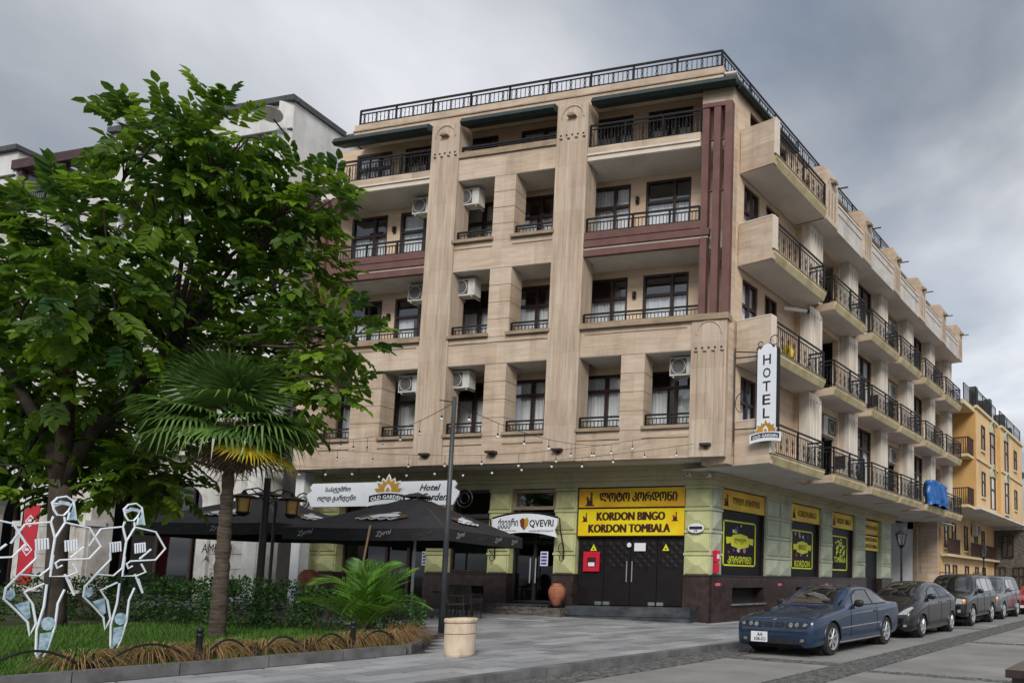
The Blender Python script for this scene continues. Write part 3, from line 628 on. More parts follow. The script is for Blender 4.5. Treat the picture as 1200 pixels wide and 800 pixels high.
for k, (z0,z1,e) in enumerate(((4.30,4.48,.02),(4.48,4.58,.10),(4.58,4.68,.20))):
    MB().box(16.70-.3*e,32.2,-.5,e,z0,z1,T).build('cornice', M['corn'], hotel); MB().box(35.4,39.2,-.5,e,z0,z1,T).build('cornice', M['trav_dark'], hotel)
MB().box(17.6,31.5,-2.0,-1.9,.1,4.7,T).build('room_shade_fill', M['dark'], hotel); MB().box(35.65,38.8,-2.0,-1.9,.1,4.7,T).build('room_shade_fill', M['dark'], hotel)
M['shopblack'] = pmat('black_window_film', (.008,.008,.010), (.014,.014,.018), (.8,.8,.8), .45, spec=.2)
for a0, a1 in ((17.25,19.85),(21.60,24.0),(25.0,27.22)):
    MB().box(a0+.02,a1-.02,-.22,-.16,1.57,4.29,T).build('shop_window', M['shopblack'], hotel)
    MB().box(a0,a0+.06,-.16,-.08,1.57,4.29,T).build('shop_frame', M['frame'], hotel); MB().box(a1-.06,a1,-.16,-.08,1.57,4.29,T).build('shop_frame', M['frame'], hotel)
MB().box(28.42,30.30,-.30,-.22,.14,4.29,T).build('side_door', M['shopblack'], hotel)
# entrance recess: white wall, glazed front beyond
MB().box(35.40,35.60,-2.6,.0,.12,4.68,T).build('entrance_wall', M['white'], hotel); MB().box(35.36,35.62,-.16,.05,.12,4.70,T).build('entrance_trim', M['trav_dark'], hotel)
MB().box(31.61,35.4,-2.7,-2.6,.12,4.68,T).build('entrance_wall', M['white'], hotel)
window(T, 35.65,37.72,.3,4.25, hotel, -.15, (.5,), .72, None, glass=M['glassdark'])
# ---------------------------------------------------------------- neighbour with arches on the left
M['plaster'] = pmat('white_plaster', (.56,.56,.56), (.68,.68,.67), (.8,.8,.8), .8, .05, dirt=(.7,(1.2,1.2,.35),(.5,.48,.45)))
M['limestone'] = pmat('weathered_limestone', (.46,.45,.43), (.66,.65,.62), (1.2,1.2,2), .8, .2, dirt=(.8,(1.5,1.5,.6),(.45,.38,.30)))
M['pergola'] = pmat('maroon_timber', (.045,.022,.024), (.075,.038,.04), (3,3,3), .6)
M['rooftrim'] = pmat('dark_roof_trim', (.05,.055,.06), (.08,.085,.09), (2,2,2), .6)
T = F
nb = thing('apartment_building', 'white neighbouring building with stone arches and roof pergola behind the leafy tree', 'building', F(24,-4,.5))
hol = []
for k in range(9):
    for z in (6.6,9.9,13.1):
        a = 17.4+k*2.9
        if a < 42: hol.append((a,a+1.3,z,z+1.9))
wall_holes(MB(), T, 16.3,45,5.6,15.6,-.5,-.06,hol).build('wall', M['plaster'], nb)
for h in hol:
    window(T, *h, nb, -.3, (.5,), .7, None, fmat=M['white']); 
for k in range(22):
    z = 5.62+k*.45
    def course(p, q): MB().box(p,q,-.06,-.02,z+.015,z+.435,T).build('stone_course', M['limestone'] if k < 20 else M['plaster'], nb)
    cuts = sorted(h for h in hol if h[2] < z+.44 and h[3] > z); p = 16.3
    for h in cuts: course(p, h[0]-.08); p = h[1]+.08
    course(p, 45)
for a0, a1 in ((16.3,24.8),(29.8,45)):
    MB().box(a0,a1,-6,-.04,15.6,18.05,T).build('top_storey', M['plaster'], nb); MB().box(a0-.1,a1+.12,-6.1,.10,18.052,18.25,T).build('roof_trim', M['rooftrim'], nb)
    MB().box(a0,a1,-.04,.02,17.0,17.06,T).build('string_line', M['rooftrim'], nb)
MB().box(24.8,29.8,-6,-5.8,15.6,17.6,T).build('top_storey', M['plaster'], nb)
# pergola over the terrace
for a in (25.2,27.4,29.6): MB().box(a-.09,a+.09,-.25,-.05,15.6,17.25,T).build('pergola_post', M['pergola'], nb)
MB().box(24.7,29.95,-.35,.05,17.25,17.62,T).build('pergola_beam', M['pergola'], nb)
for k in range(9): MB().box(24.9+k*.6,25.0+k*.6,-4,-.3,17.3,17.45,T).build('pergola_rafter', M['pergola'], nb)
railing(T, 24.9,29.8,-.12,15.62,16.6, nb, posts=[26.5,28.2], motif=False)
railing(T, 17.0,19.2,.55,15.6,16.5, nb, motif=False, returns=((17.0,.0),(19.2,.0))); MB().box(16.9,19.3,.0,.62,15.45,15.6,T).build('balcony', M['plaster'], nb)
# side wall running back beside the hotel
d_ = Vector((-.64,.77,0)); c_ = F(16.3,-.05,0); e_ = c_+d_*16; n_ = Vector((.77,.64,0))*.0
MB().prism([c_,e_,e_+Vector((-.4,-.3,0)),c_+Vector((-.4,-.3,0))],[p+Vector((0,0,18.05)) for p in (c_,e_,e_+Vector((-.4,-.3,0)),c_+Vector((-.4,-.3,0)))]).build('side_wall', M['plaster'], nb)
MB().tube([c_+Vector((.06,0,18.15)),e_+Vector((.06,0,18.15))],.12,4).build('roof_trim', M['rooftrim'], nb)
# arcade
def arch_fill(a0,a1,zs,zt,o0,o1,mat,par,name='arch'):
    m = MB(); n = 14; c = (a0+a1)/2; r = (a1-a0)/2; rise = zt-zs-.12
    for k in range(n):
        t0, t1 = math.pi*k/n, math.pi*(k+1)/n
        p = (c+r*math.cos(t0), zs+rise*math.sin(t0)); q = (c+r*math.cos(t1), zs+rise*math.sin(t1))
        m.hexa([T(p[0],o0,p[1]),T(q[0],o0,q[1]),T(q[0],o1,q[1]),T(p[0],o1,p[1]),T(p[0],o0,zt),T(q[0],o0,zt),T(q[0],o1,zt),T(p[0],o1,zt)])
    return m.build(name, mat, par)
op = [(18.85,23.9),(27.4,29.6),(31.5,34.5),(36.5,39.5)]
wall_holes(MB(), T, 16.32,45,.1,5.5,-.7,-.03,[(a0,a1,0,4.95) for a0,a1 in op]).build('arcade_wall', M['limestone'], nb)
for a0, a1 in op:
    arch_fill(a0,a1,3.9 if a1-a0 > 4 else 3.3,4.95,-.69,-.035,M['limestone'],nb)
    MB().box(a0-.5,a0-.02,-.4,.08,.1,3.1,T).build('pilaster', M['limestone'], nb); MB().box(a1+.02,a1+.5,-.4,.08,.1,3.1,T).build('pilaster', M['limestone'], nb)
    MB().box(a0-.58,a0+.06,-.45,.16,3.1,3.3,T).build('capital', M['plaster'], nb); MB().box(a1-.06,a1+.58,-.45,.16,3.1,3.3,T).build('capital', M['plaster'], nb)
    w_ = window(T, a0+.05,a1-.05,.5,4.85, nb, -1.0, (.33,.66), .62, None, glass=M['glassdark'])
MB().box(16.4,45,-2.4,-2.3,.1,5.5,T).build('room_shade_fill', M['dark'], nb)
MB().box(16.3,45,-.6,.22,5.5,5.75,T).build('cornice', M['limestone'], nb)
for k in range(9):
    z = .6+k*.5; MB().box(24.45,26.85,-.03,.0,z+.012,z+.485,T).build('stone_course', M['limestone'], nb); MB().box(29.75,31.0,-.03,.0,z+.012,z+.485,T).build('stone_course', M['limestone'], nb); MB().box(16.35,18.3,-.03,.0,z+.012,z+.485,T).build('stone_course', M['limestone'], nb)
for a in (15.05,): MB().box(a,a+.35,-.75,-.4,.2,4.88,T).build('white_column', M['white'], hotel)
railing(T, 27.9,29.6,.5,6.1,7.0, nb, motif=False, returns=((27.9,0),(29.6,0))); MB().box(27.8,29.7,0,.58,5.95,6.1,T).build('balcony', M['limestone'], nb)
dish = thing('satellite_dish', 'grey satellite dish on the neighbouring white building near the roof', 'dish', F(16.6,.6,16.9))
def dT(q): return Vector((q.x*.85+q.z*.5, q.y*.9, q.z*.4+q.x*.35))
MB().lathe([(.02,-.10),(.2,-.07),(.36,0),(.38,.02),(.30,-.03),(.02,-.08)], F(16.55,.55,17.2), 14, dT).build('reflector', M['acwhite'], dish, smooth=True); MB().tube([F(16.5,.0,16.8),F(16.55,.45,17.1)],.03,5).build('arm', M['iron'], dish)

# banners and street signs by the arcade
M['red'] = pmat('red_print', (.42,.012,.025), (.50,.02,.035), (2,2,2), .5)
M['redbox'] = pmat('red_gloss', (.55,.012,.04), (.62,.02,.05), (2,2,2), .3)

# ---------------------------------------------------------------- yellow building down the street
M['yellow'] = pmat('ochre_plaster', (.56,.33,.115), (.66,.41,.16), (.5,.5,.5), .8, .05, dirt=(.5,(.8,.8,.3),(.6,.5,.4)))
M['yellowp'] = pmat('pale_ochre_plaster', (.66,.45,.22), (.74,.52,.29), (.5,.5,.5), .8, .05, dirt=(.5,(.8,.8,.3),(.6,.5,.4)))
M['brownrail'] = pmat('brown_balcony_panel', (.045,.022,.016), (.08,.04,.03), (3,3,3), .6)
M['trimy'] = pmat('cream_trim', (.60,.50,.30), (.68,.58,.38), (2,2,2), .7)
yb = thing('yellow_building', 'ochre yellow apartment building with roof terraces further down the street', 'building', (-12,45,.1))
T = Grow(-9.87)
def ywin(T,a0,a1,z0,z1,d,arch=False):
    w_ = window(T, a0,a1,z0,z1, yb, d+.02, (), .6, None)
    MB().box(a0-.12,a1+.12,d+.0,d+.10,z0-.12,z0-.01,T).build('window_sill', M['trimy'], w_)
    if arch: MB().tube([T((a0+a1)/2+(a1-a0)*.6*math.cos(math.pi*k/8),d+.06,z1-.1+(a1-a0)*.7*math.sin(math.pi*k/8)) for k in range(9)],.09,5).build('arch_trim', M['greenr'], w_)
MB().box(38.8,44.1,-8,0,5.75,11.55,T).build('wall', M['yellow'], yb); MB().box(44.1,51.2,-8,.25,5.75,11.45,T).build('wall', M['yellow'], yb)
MB().box(38.81,44.09,.002,.03,5.76,11.54,T).build('street_wall', M['yellowp'], yb); MB().box(44.11,51.1,.252,.28,5.76,11.44,T).build('street_wall', M['yellowp'], yb)
for z in (8.55,): MB().box(38.78,44.12,.03,.12,z,z+.16,T).build('string_course', M['trimy'], yb); MB().box(44.12,51.12,.28,.37,z,z+.16,T).build('string_course', M['trimy'], yb)
MB().box(38.7,44.1,-8,.15,11.56,11.72,T).build('cornice', M['trimy'], yb); MB().box(44.1,51.3,-8,.40,11.46,11.62,T).build('cornice', M['trimy'], yb)
for z in (6.5,9.3):
    ywin(T,40.0,40.75,z,z+1.5,.03); ywin(T,42.2,43.4,z-.55,z+1.55,.03,True); ywin(T,45.2,46.2,z-.55,z+1.55,.28,True); ywin(T,48.2,49.0,z,z+1.4,.28)
MB().box(38.9,53.5,-8,-2.15,.1,5.74,T).build('wall', M['yellowp'], yb); MB().box(38.8,53.6,-2.3,.28,5.62,5.748,T).build('soffit', M['soffit'], yb)
TL = Grow(-12.02)
MB().box(38.85,53.5,.0,.45,2.95,3.10,TL).build('balcony', M['trimy'], yb)
for a in (39.6,41.2,44.0,46.6,48.6):
    ywin(TL,a,a+.75,3.5,5.1,.0); ywin(TL,a+.1,a+.95,.6,2.5,.0)
for a0, a1 in ((39.0,41.6),(44.2,47.5),(48.2,51.5)):
    m = MB()
    for k in range(int((a1-a0)/.1)): m.bar(TL(a0+k*.1,.42,3.1),TL(a0+k*.1,.42,4.0),.035)
    m.bar(TL(a0,.42,4.0),TL(a1,.42,4.0),.06); m.bar(TL(a0,.42,3.15),TL(a1,.42,3.15),.06); m.build('railing', M['brownrail'], yb)
# side balconies and roof terrace
for z in (5.8,8.7):
    MB().box(-11.6,-10.0,37.6,38.79,z-.15,z,).build('balcony', M['trimy'], yb); m = MB()
    for k in range(14): m.bar((-11.6+k*.12,37.65,z),(-11.6+k*.12,37.65,z+.95),.04)
    m.bar((-11.6,37.65,z+.95),(-10.0,37.65,z+.95),.06); m.bar((-10.0,37.65,z+.95),(-10.0,38.8,z+.95),.06)
    for k in range(10): m.bar((-10.0,37.65+k*.12,z),(-10.0,37.65+k*.12,z+.95),.04)
    m.build('railing', M['brownrail'], yb)
MB().box(-12,-9.9,36.4,38.8,11.3,11.55).build('terrace_slab', M['trimy'], yb)
railing(Grow(-9.95), 36.6,38.7,0,11.55,12.5, yb, motif=False)
railing(T, 38.9,44.0,.0,11.72,12.75, yb, posts=[40.6,42.3], step=.2); railing(T, 44.2,51,.2,11.62,12.6, yb, posts=[46.5,48.8], step=.2)
for a, h in ((39.4,2.2),(40.5,1.2),(41.9,1.8),(43.0,2.4),(45.5,1.6),(47.0,2.2),(49.2,1.4)): MB().box(a,a+.5,-.5,-.1,11.72,11.72+h*.6,T).build('planter_box', M['rooftrim'], yb)
# air conditioner and far building
fb = thing('grey_building', 'pale grey building with balconies at the far end of the street', 'building', (-9,70,0))
M['farwall'] = pmat('far_grey_plaster', (.42,.43,.45), (.50,.51,.53), (.4,.4,.4), .85)
MB().box(-16,-8.2,56,62,0,5.6).build('wall', M['limestone'], fb); MB().box(-16,-7.2,66,90,0,11.5).build('wall', M['farwall'], fb)
MB().box(-16,-7.0,65.8,90,11.5,11.9).build('roof_trim', M['rooftrim'], fb); MB().box(-8.2,-6.6,56.2,62,5.2,5.5).build('balcony', M['trimy'], fb)
railing(Grow(-6.65), 56.3,61.9,0,5.5,6.6, fb, motif=False, step=.3)
for k in range(4):
    for z in (1.0,4.2,7.6): window(Grow(-7.2), 67.5+k*4,69+k*4,z,z+1.9, fb, .02, (.5,), .7, None)
MB().box(-15.9,-8.6,52.5,55.8,0,6.0).build('side_wing', M['rubble'], fb); MB().box(-12.3,-8.55,52.35,52.5,5.4,6.1).build('cornice', M['limestone'], fb)
for x0, z0, z1 in ((-12.0,.3,2.6),(-10.6,.3,2.6),(-9.5,3.3,5.0),(-11.4,3.3,5.0)): window(lambda a, d, z: Vector((a,52.48-d,z)), x0,x0+.85,z0,z1, fb, .03, (.5,), .7, None)
MB().tube([(-8.75,52.4,0),(-8.75,52.4,6)],.06,6).build('drain_pipe', M['farwall'], fb)
# ---------------------------------------------------------------- lettering and signs
def letters(body, size, shear=0., bold=0., spacing=1.):
    cu = bpy.data.curves.new('lettering', 'FONT'); cu.body = body; cu.size = size; cu.align_x = 'CENTER'; cu.align_y = 'CENTER'; cu.shear = shear; cu.offset = bold; cu.resolution_u = 2; cu.space_character = spacing
    ob = bpy.data.objects.new('lettering', cu); me = ob.to_mesh(); vs_ = [tuple(v.co) for v in me.vertices]; fs = [tuple(p.vertices) for p in me.polygons]
    ob.to_mesh_clear(); bpy.data.objects.remove(ob); bpy.data.curves.remove(cu)
    return vs_, fs
def text(body, T, a, z, width, height, d, mat, parent, dx=1, shear=0., bold=0., spacing=1., arc=0., tilt=0., fat=0.):
    vs_, fs = letters(body, 1., shear, bold, spacing)
    x0, x1 = min(v[0] for v in vs_), max(v[0] for v in vs_); y0, y1 = min(v[1] for v in vs_), max(v[1] for v in vs_)
    sx = width/(x1-x0); sy = height/(y1-y0) if height else sx
    m = MB()
    for v in vs_:
        x = (v[0]-(x0+x1)/2)*sx; y = (v[1]-(y0+y1)/2)*sy+tilt*x
        if arc: y -= arc*(x/(width/2))**2
        m.v.append(tuple(T(a+dx*x, d, z+y)))
    m.f = list(fs)
    if fat:                      # heavier stroke: the same outline repeated a little to either side
        n0 = len(m.v); e = Vector(T(a+fat,d,z))-Vector(T(a,d,z)); q = Vector(T(a,d+.0012,z))-Vector(T(a,d,z)); base = list(m.v)
        for k, sg in enumerate((-1,-.5,.5,1)):
            m.v += [tuple(Vector(p)+e*sg+q*(k+1)) for p in base]; m.f += [tuple(i+n0*(k+1) for i in f) for f in fs]
    return m.build('lettering', mat, parent, fix=False)
def flat(poly, T, d, mat, parent, name, th=.0):
    if th: m = MB().prism([T(a,d,z) for a,z in poly],[T(a,d+th,z) for a,z in poly]); return m.build(name, mat, parent)
    return MB().add([tuple(T(a,d,z)) for a,z in poly],[tuple(range(len(poly)))]).build(name, mat, parent, fix=False)
def disc(T,a,z,r,d,mat,parent,name='ball',n=14,th=.004): return flat([(a+r*math.cos(2*math.pi*k/n),z+r*math.sin(2*math.pi*k/n)) for k in range(n)],T,d,mat,parent,name,th)
M['yprint'] = pmat('yellow_print', (.78,.50,.010), (.80,.64,.012), (.9,.9,.9), .4, lo=.42, hi=.55)
M['yorange'] = pmat('yellow_orange_print', (.62,.33,.02), (.80,.60,.012), (.55,.55,.9), .4, lo=.40, hi=.60)
M['neon'] = pmat('yellow_green_print', (.62,.66,.02), (.72,.74,.03), (2,2,2), .4)
M['brownink'] = pmat('dark_brown_ink', (.045,.012,.008)); M['ink'] = pmat('black_ink', (.012,.012,.018)); M['paper'] = pmat('white_paper', (.68,.70,.74), (.74,.76,.80), (2,2,2), .6)
M['terr0'] = pmat('heart_brown', (.16,.03,.02)); M['gold'] = pmat('gold_print', (.40,.22,.025), (.50,.29,.04), (3,3,3), .45); M['signwhite'] = pmat('sign_white', (.72,.76,.82), (.78,.82,.87), (1.5,1.5,1.5), .35)
BALL = [pmat('ball_'+n_, c) for n_, c in (('violet',(.16,.06,.22)),('blue',(.05,.07,.30)),('pink',(.5,.15,.3)),('white',(.6,.6,.65)),('lime',(.4,.5,.05)),('red',(.4,.03,.03)))]
def oil_lamp(T,a,z,h,d,mat,par,dx):
    def P(l): return [(a+dx*x*h,z+y*h) for x,y in l]
    flat(P([(-.34,0),(.34,0),(.34,.07),(.22,.10),(.22,.42),(-.22,.42),(-.22,.10),(-.34,.07)]),T,d,mat,par,'figure'); flat(P([(-.26,.44),(-.06,.44),(-.1,.6),(-.26,.62)]),T,d,mat,par,'figure'); flat(P([(.0,.44),(.2,.44),(.16,.72),(.22,.82),(.14,.98),(.04,.88),(.08,.7)]),T,d,mat,par,'figure')
# gaming hall fascia
T = F
bs = thing('fascia_sign', 'yellow KORDON BINGO fascia board above the black double doors', 'sign', F(3.5,-1.4,2.7))
MB().box(1.70,5.42,OG-.35,OG-.02,2.72,4.30,T).build('backing', M['frame'], bs)
MB().box(1.76,5.36,OG-.02,OG+.02,3.66,4.25,T).build('panel', M['yorange'], bs); MB().box(1.76,5.36,OG-.02,OG+.02,2.76,3.60,T).build('panel', M['yprint'], bs)
text('ᲚᲝᲢᲝ ᲙᲝᲠᲓᲝᲜᲘ',T,3.32,3.98,2.62,.30,OG+.027,M['brownink'],bs,-1,bold=.012,fat=.012); oil_lamp(T,4.98,3.70,.46,OG+.027,M['brownink'],bs,-1)
text('KORDON BINGO',T,3.55,3.37,2.30,.26,OG+.027,M['brownink'],bs,-1,fat=.022); text('KORDON TOMBALA',T,3.60,2.99,2.75,.26,OG+.027,M['brownink'],bs,-1,fat=.022)
oil_lamp(T,5.12,3.20,.30,OG+.027,M['brownink'],bs,-1); oil_lamp(T,2.06,3.20,.30,OG+.027,M['brownink'],bs,-1)
# notices on the doors
pn = tag(MB().box(4.62,5.18,OG-.085,OG-.06,1.64,2.26,T).build('poster', M['redbox']), 'red poster stuck on the left black door panel', 'poster'); MB().box(4.74,5.04,OG-.06,OG-.052,1.78,2.08,T).build('print', M['brownink'], pn); MB().box(4.78,5.0,OG-.052,OG-.048,1.80,1.92,T).build('print', M['paper'], pn)
tag(MB().box(3.06,3.44,OG-.085,OG-.07,2.28,2.53,T).build('notice', M['paper']), 'pale paper notice taped high on the black double doors', 'notice')
for a, lb in ((4.84,'yellow warning triangle above the red poster'),(2.38,'yellow warning triangle on the rightmost black door')):
    wt = tag(flat([(a-.11,2.29),(a+.11,2.29),(a,2.50)],T,OG-.08,M['neon'],None,'warning_sticker',.012), lb, 'sticker'); disc(T,a,2.35,.03,OG-.067,M['ink'],wt,'print',8)
tag(disc(T,3.62,2.47,.075,OG-.085,M['paper'],None,'round_sticker',12,.012), 'small round white sticker on the black double doors', 'sticker')
ov = tag(flat([(1.33+.27*math.cos(2*math.pi*k/20)*(1.0 if k%5 else .93),2.97+.15*math.sin(2*math.pi*k/20)) for k in range(20)],T,OG+.115,M['paper'],None,'house_plaque',.02), 'oval white house plaque on the green corner pier', 'plaque'); MB().box(1.12,1.54,OG+.136,OG+.142,2.93,3.02,T).build('plate', M['ink'], ov); text('28',T,1.33,2.885,.12,.06,OG+.142,M['ink'],ov,-1)
# street-side windows: fascia strips and posters
T = TG
def poster(a0,a1,ttl,big,label,kind=0):
    st = thing('window_poster', label, 'poster', TG((a0+a1)/2,-.1,1.6), 'posters in the street windows')
    MB().box(a0+.03,a1-.03,-.155,-.06,3.64,4.26,T).build('fascia', M['yorange'], st)
    text(ttl,T,(a0+a1)/2+.15,3.95,(a1-a0)*.62,.24,-.052,M['brownink'],st,1,bold=.012); oil_lamp(T,a0+.30,3.74,.40,-.052,M['brownink'],st,1)
    b0, b1, z0, z1 = a0+.28,a1-.42,1.86,3.32; d = -.150
    for p in ((b0,b1,z0,z0+.05),(b0,b1,z1-.05,z1),(b0,b0+.06,z0,z1),(b1-.06,b1,z0,z1)): MB().box(p[0],p[1],-.158,d,p[2],p[3],T).build('border', M['neon'], st)
    c = (b0+b1)/2; w_ = b1-b0
    if kind == 0:
        rn = random.Random(int(a0*10))
        for k in range(11):
            q = b0+w_*(.16+.68*rn.random()); zq = rn.choice((2.98,3.08,3.18,2.38,2.30)); disc(T,q,zq,rn.uniform(.045,.09),d+.002*k/11,BALL[k%6],st,'ball',12,.003)
        flat([(c-w_*.26,2.50),(c-w_*.30,2.68),(c-w_*.22,2.86),(c,2.92),(c+w_*.22,2.86),(c+w_*.30,2.68),(c+w_*.26,2.50),(c,2.42)],T,d+.004,M['neon'],st,'burst',.004)
        for sg in (-1,1): flat([(c+sg*w_*.24,2.62),(c+sg*w_*.40,2.56),(c+sg*w_*.42,2.78),(c+sg*w_*.24,2.80)],T,d+.003,M['neon'],st,'wing',.004)
        text(big[0],T,c,2.68,w_*.36,.20,d+.012,M['ink'],st,1,bold=.01); text(big[1],T,c,2.06,w_*.72,.24,d+.006,M['neon'],st,1,bold=.02)
    else:
        rn = random.Random(4)
        for k in range(46):
            t = rn.random()*6.28; r = math.sqrt(rn.random()); zq = 2.80+r*.40*math.sin(t)
            if zq > 2.45: disc(T,c+r*w_*.34*math.cos(t),zq,.055,d+.001+k*.0002,M['neon'],st,'ball',8,.003)
        text(big[1],T,c,2.32,w_*.74,.24,d+.014,M['neon'],st,1,bold=.025)
        flat([(c-w_*.36,2.18),(c+w_*.36,2.18),(c+w_*.26,1.96),(c-w_*.26,1.96)],T,d+.004,M['ink'],st,'bowl',.004)
poster(17.25,19.85,'ᲚᲝᲢᲝ ᲙᲝᲠᲓᲝᲜᲘ',('ლოტო','ᲙᲝᲠᲓᲝᲜᲘ'),'black window poster with Georgian lettering nearest the hotel corner')
poster(21.60,24.0,'KORDON BINGO',('BINGO','KORDON'),'black window poster reading BINGO KORDON, second from the corner')
poster(25.0,27.22,'KORDON TOMBALA',('','TOMBALA'),'black window poster with a bowl of yellow balls reading TOMBALA',1)
st = thing('door_fascia', 'orange and yellow fascia panels over the street side door', 'sign', TG(29.3,-.2,3.1))
MB().box(28.5,30.25,-.215,-.12,3.60,4.22,T).build('panel', M['yorange'], st); MB().box(28.5,30.25,-.215,-.12,2.85,3.52,T).build('panel', M['yprint'], st)
text('KORDON BINGO',T,29.4,3.36,1.4,.18,-.112,M['brownink'],st,1,bold=.02); text('KORDON TOMBALA',T,29.4,3.05,1.5,.18,-.112,M['brownink'],st,1,bold=.02); text('ᲚᲝᲢᲝ ᲙᲝᲠᲓᲝᲜᲘ',T,29.4,3.92,1.4,.2,-.112,M['brownink'],st,1,bold=.01)
for k, (a, lb) in enumerate(((17.0,'small red label on the dark plinth under the corner pier'),(20.7,'small red label on the plinth between the first two posters'),(24.4,'small red label on the plinth by the TOMBALA poster'))):
    lbz = tag(flat([(a-.18,1.27),(a-.14,1.22),(a+.14,1.22),(a+.18,1.27),(a+.14,1.32),(a-.14,1.32)],T,.062,M['red'],None,'wall_label',.01), lb, 'label'); text('CCTV',T,a,1.27,.22,.07,.075,M['paper'],lbz,1)
rb = thing('post_box', 'red metal box fixed on the hotel corner above the plinth', 'post box', TG(16.95,.1,1.6)); MB().box(16.72,16.9,.07,.18,1.62,1.92,T).build('box', M['redbox'], rb); MB().box(16.72,16.9,.07,.20,1.96,2.30,T).build('lid', M['redbox'], rb); MB().box(16.75,16.87,.20,.206,2.05,2.18,T).build('print', M['paper'], rb)
ys_ = tag(MB().box(36.0,36.7,.0,.03,1.9,2.35,T).build('shop_card', M['neon']), 'small yellow card in the glazed entrance beyond the white wall', 'notice')
# emblem of the hotel
def emblem(T, a, z, h, d, par, dx):
    def petal(an, r0, r1, w_): 
        pts = []
        for t, q in ((0,0.25),(.35,.9),(.62,1.),(.85,.55),(1,0),(.85,-.55),(.62,-1.),(.35,-.9),(0,-.25)):
            r = r0+(r1-r0)*t; pts.append((a+dx*(r*math.sin(an)+q*w_*math.cos(an)), z+r*math.cos(an)-q*w_*math.sin(an)))
        return pts
    n = 9
    for k in range(n):
        an = R_(-88+176*k/(n-1)); rr = h*(.98 if k == 4 else (.86 if k%2 else .92)); flat(petal(an,.05*h,rr*1.10,.19*h),T,d,M['signwhite'],par,'petal_edge',.006)
    for k in range(n):
        an = R_(-88+176*k/(n-1)); rr = h*(.98 if k == 4 else (.86 if k%2 else .92)); flat(petal(an,.12*h,rr,.125*h),T,d+.010+.001*(k%2),M['gold'],par,'petal',.005)
    flat(petal(0,.0,.58*h,.20*h),T,d+.018,M['signwhite'],par,'petal_edge',.004); flat(petal(0,.0,.42*h,.12*h),T,d+.024,M['gold'],par,'petal',.004)
    def arcband(x0,z0,z1,bow): 
        up_ = [(a+dx*x0*h*(k/10*2-1), z+(z1+bow*(1-(k/10*2-1)**2))*h) for k in range(11)]; lo_ = [(a+dx*x0*h*(k/10*2-1), z+(z0+bow*(1-(k/10*2-1)**2))*h) for k in reversed(range(11))]; return up_+lo_
    flat(arcband(1.18,-.52,.06,.12),T,d+.028,M['signwhite'],par,'ribbon_edge',.006); flat(arcband(1.04,-.30,.0,.12),T,d+.036,M['ink'],par,'ribbon',.005)
    text('OLD GARDEN',T,a,z-.06*h,1.86*h,.20*h,d+.045,M['signwhite'],par,dx,bold=.03,arc=.10*h)
# hotel name board over the terrace
T = F
hb = thing('name_board', 'long white hotel name board with gold emblem above the terrace umbrellas', 'sign', F(11.6,-.1,3.7))
cx, w2, z0, z1 = 11.65, 2.82, 3.66, 4.43
pts = [(cx-w2+.12,z1),(cx+w2-.12,z1)]
for sg in (1,-1):
    q = [(cx+sg*(w2-.02),z1-.12),(cx+sg*(w2-.10),z1-.24),(cx+sg*(w2+.06),z1-.34),(cx+sg*(w2+.10),(z0+z1)/2),(cx+sg*(w2+.02),z0+.22),(cx+sg*(w2-.12),z0)]
    pts = pts+q if sg == 1 else pts+list(reversed(q))
flat(pts,T,-.16,M['signwhite'],hb,'board',.06)
text('სასტუმრო',T,13.32,4.21,1.0,.22,-.09,M['ink'],hb,-1,.30,.018); text('ოლდ გარდენი',T,13.36,3.92,1.52,.24,-.09,M['ink'],hb,-1,.30,.018)
text('Hotel',T,9.80,4.22,.78,.20,-.09,M['ink'],hb,-1,.35,.02); text('Old Garden',T,9.92,3.92,1.55,.24,-.09,M['ink'],hb,-1,.35,.02)
emblem(T,11.36,3.98,.66,-.09,hb,-1)
for a in (9.3,10.7,12.6,14.0): MB().tube([T(a,-.13,4.43),T(a,-.13,4.92)],.015,5).build('hanger', M['iron'], hb)
for c_a in (14.75,8.55):
    MB().tube([T(c_a+.28*math.cos(t/12*6.28),-.13,3.85+.28*math.sin(t/12*6.28)) for t in range(12)],.022,5,True).build('scroll', M['iron'], hb); MB().tube([T(c_a+.16*math.cos(t/12*6.28),-.13,3.85+.16*math.sin(t/12*6.28)) for t in range(12)],.018,5,True).build('scroll', M['iron'], hb)
# restaurant sign over the glass door
qs = thing('restaurant_sign', 'arched white QVEVRI restaurant sign above the glass door', 'sign', F(7.0,-1.0,2.7))
up_ = [(5.86+2.34*k/10, 3.28+.17*(1-(k/5-1)**2)) for k in range(11)]; lo_ = [(5.86+2.34*k/10, 2.68+.17*(1-(k/5-1)**2)) for k in reversed(range(11))]
flat([(5.86,3.28)]+up_[1:]+lo_[:-1]+[(5.86,2.68),(5.96,2.90),(5.88,3.06)],T,-1.06,M['signwhite'],qs,'board',.05)
MB().tube([T(a,-1.03,z+.03) for a,z in up_],.035,5).build('frame', M['iron'], qs)
text('ქვევრი',T,7.62,3.14,.74,.34,-1.0,M['ink'],qs,-1,0,.02); text('QVEVRI',T,6.42,3.12,.86,.26,-1.0,M['ink'],qs,-1,0,.02); text('რესტორანი',T,7.62,2.90,.62,.07,-1.0,M['ink'],qs,-1); text('WINE RESTAURANT',T,6.42,2.89,.86,.06,-1.0,M['ink'],qs,-1)
flat([(7.20,3.24),(7.10,3.31),(7.02,3.27),(6.94,3.33),(6.88,3.24),(6.90,3.08),(7.03,2.92),(7.16,3.04)],T,-1.005,M['terr0'],qs,'heart_mark',.005); flat([(7.03,3.26),(6.94,3.33),(6.88,3.24),(6.90,3.08),(7.02,2.95)],T,-.999,M['gold'],qs,'heart_mark',.004)
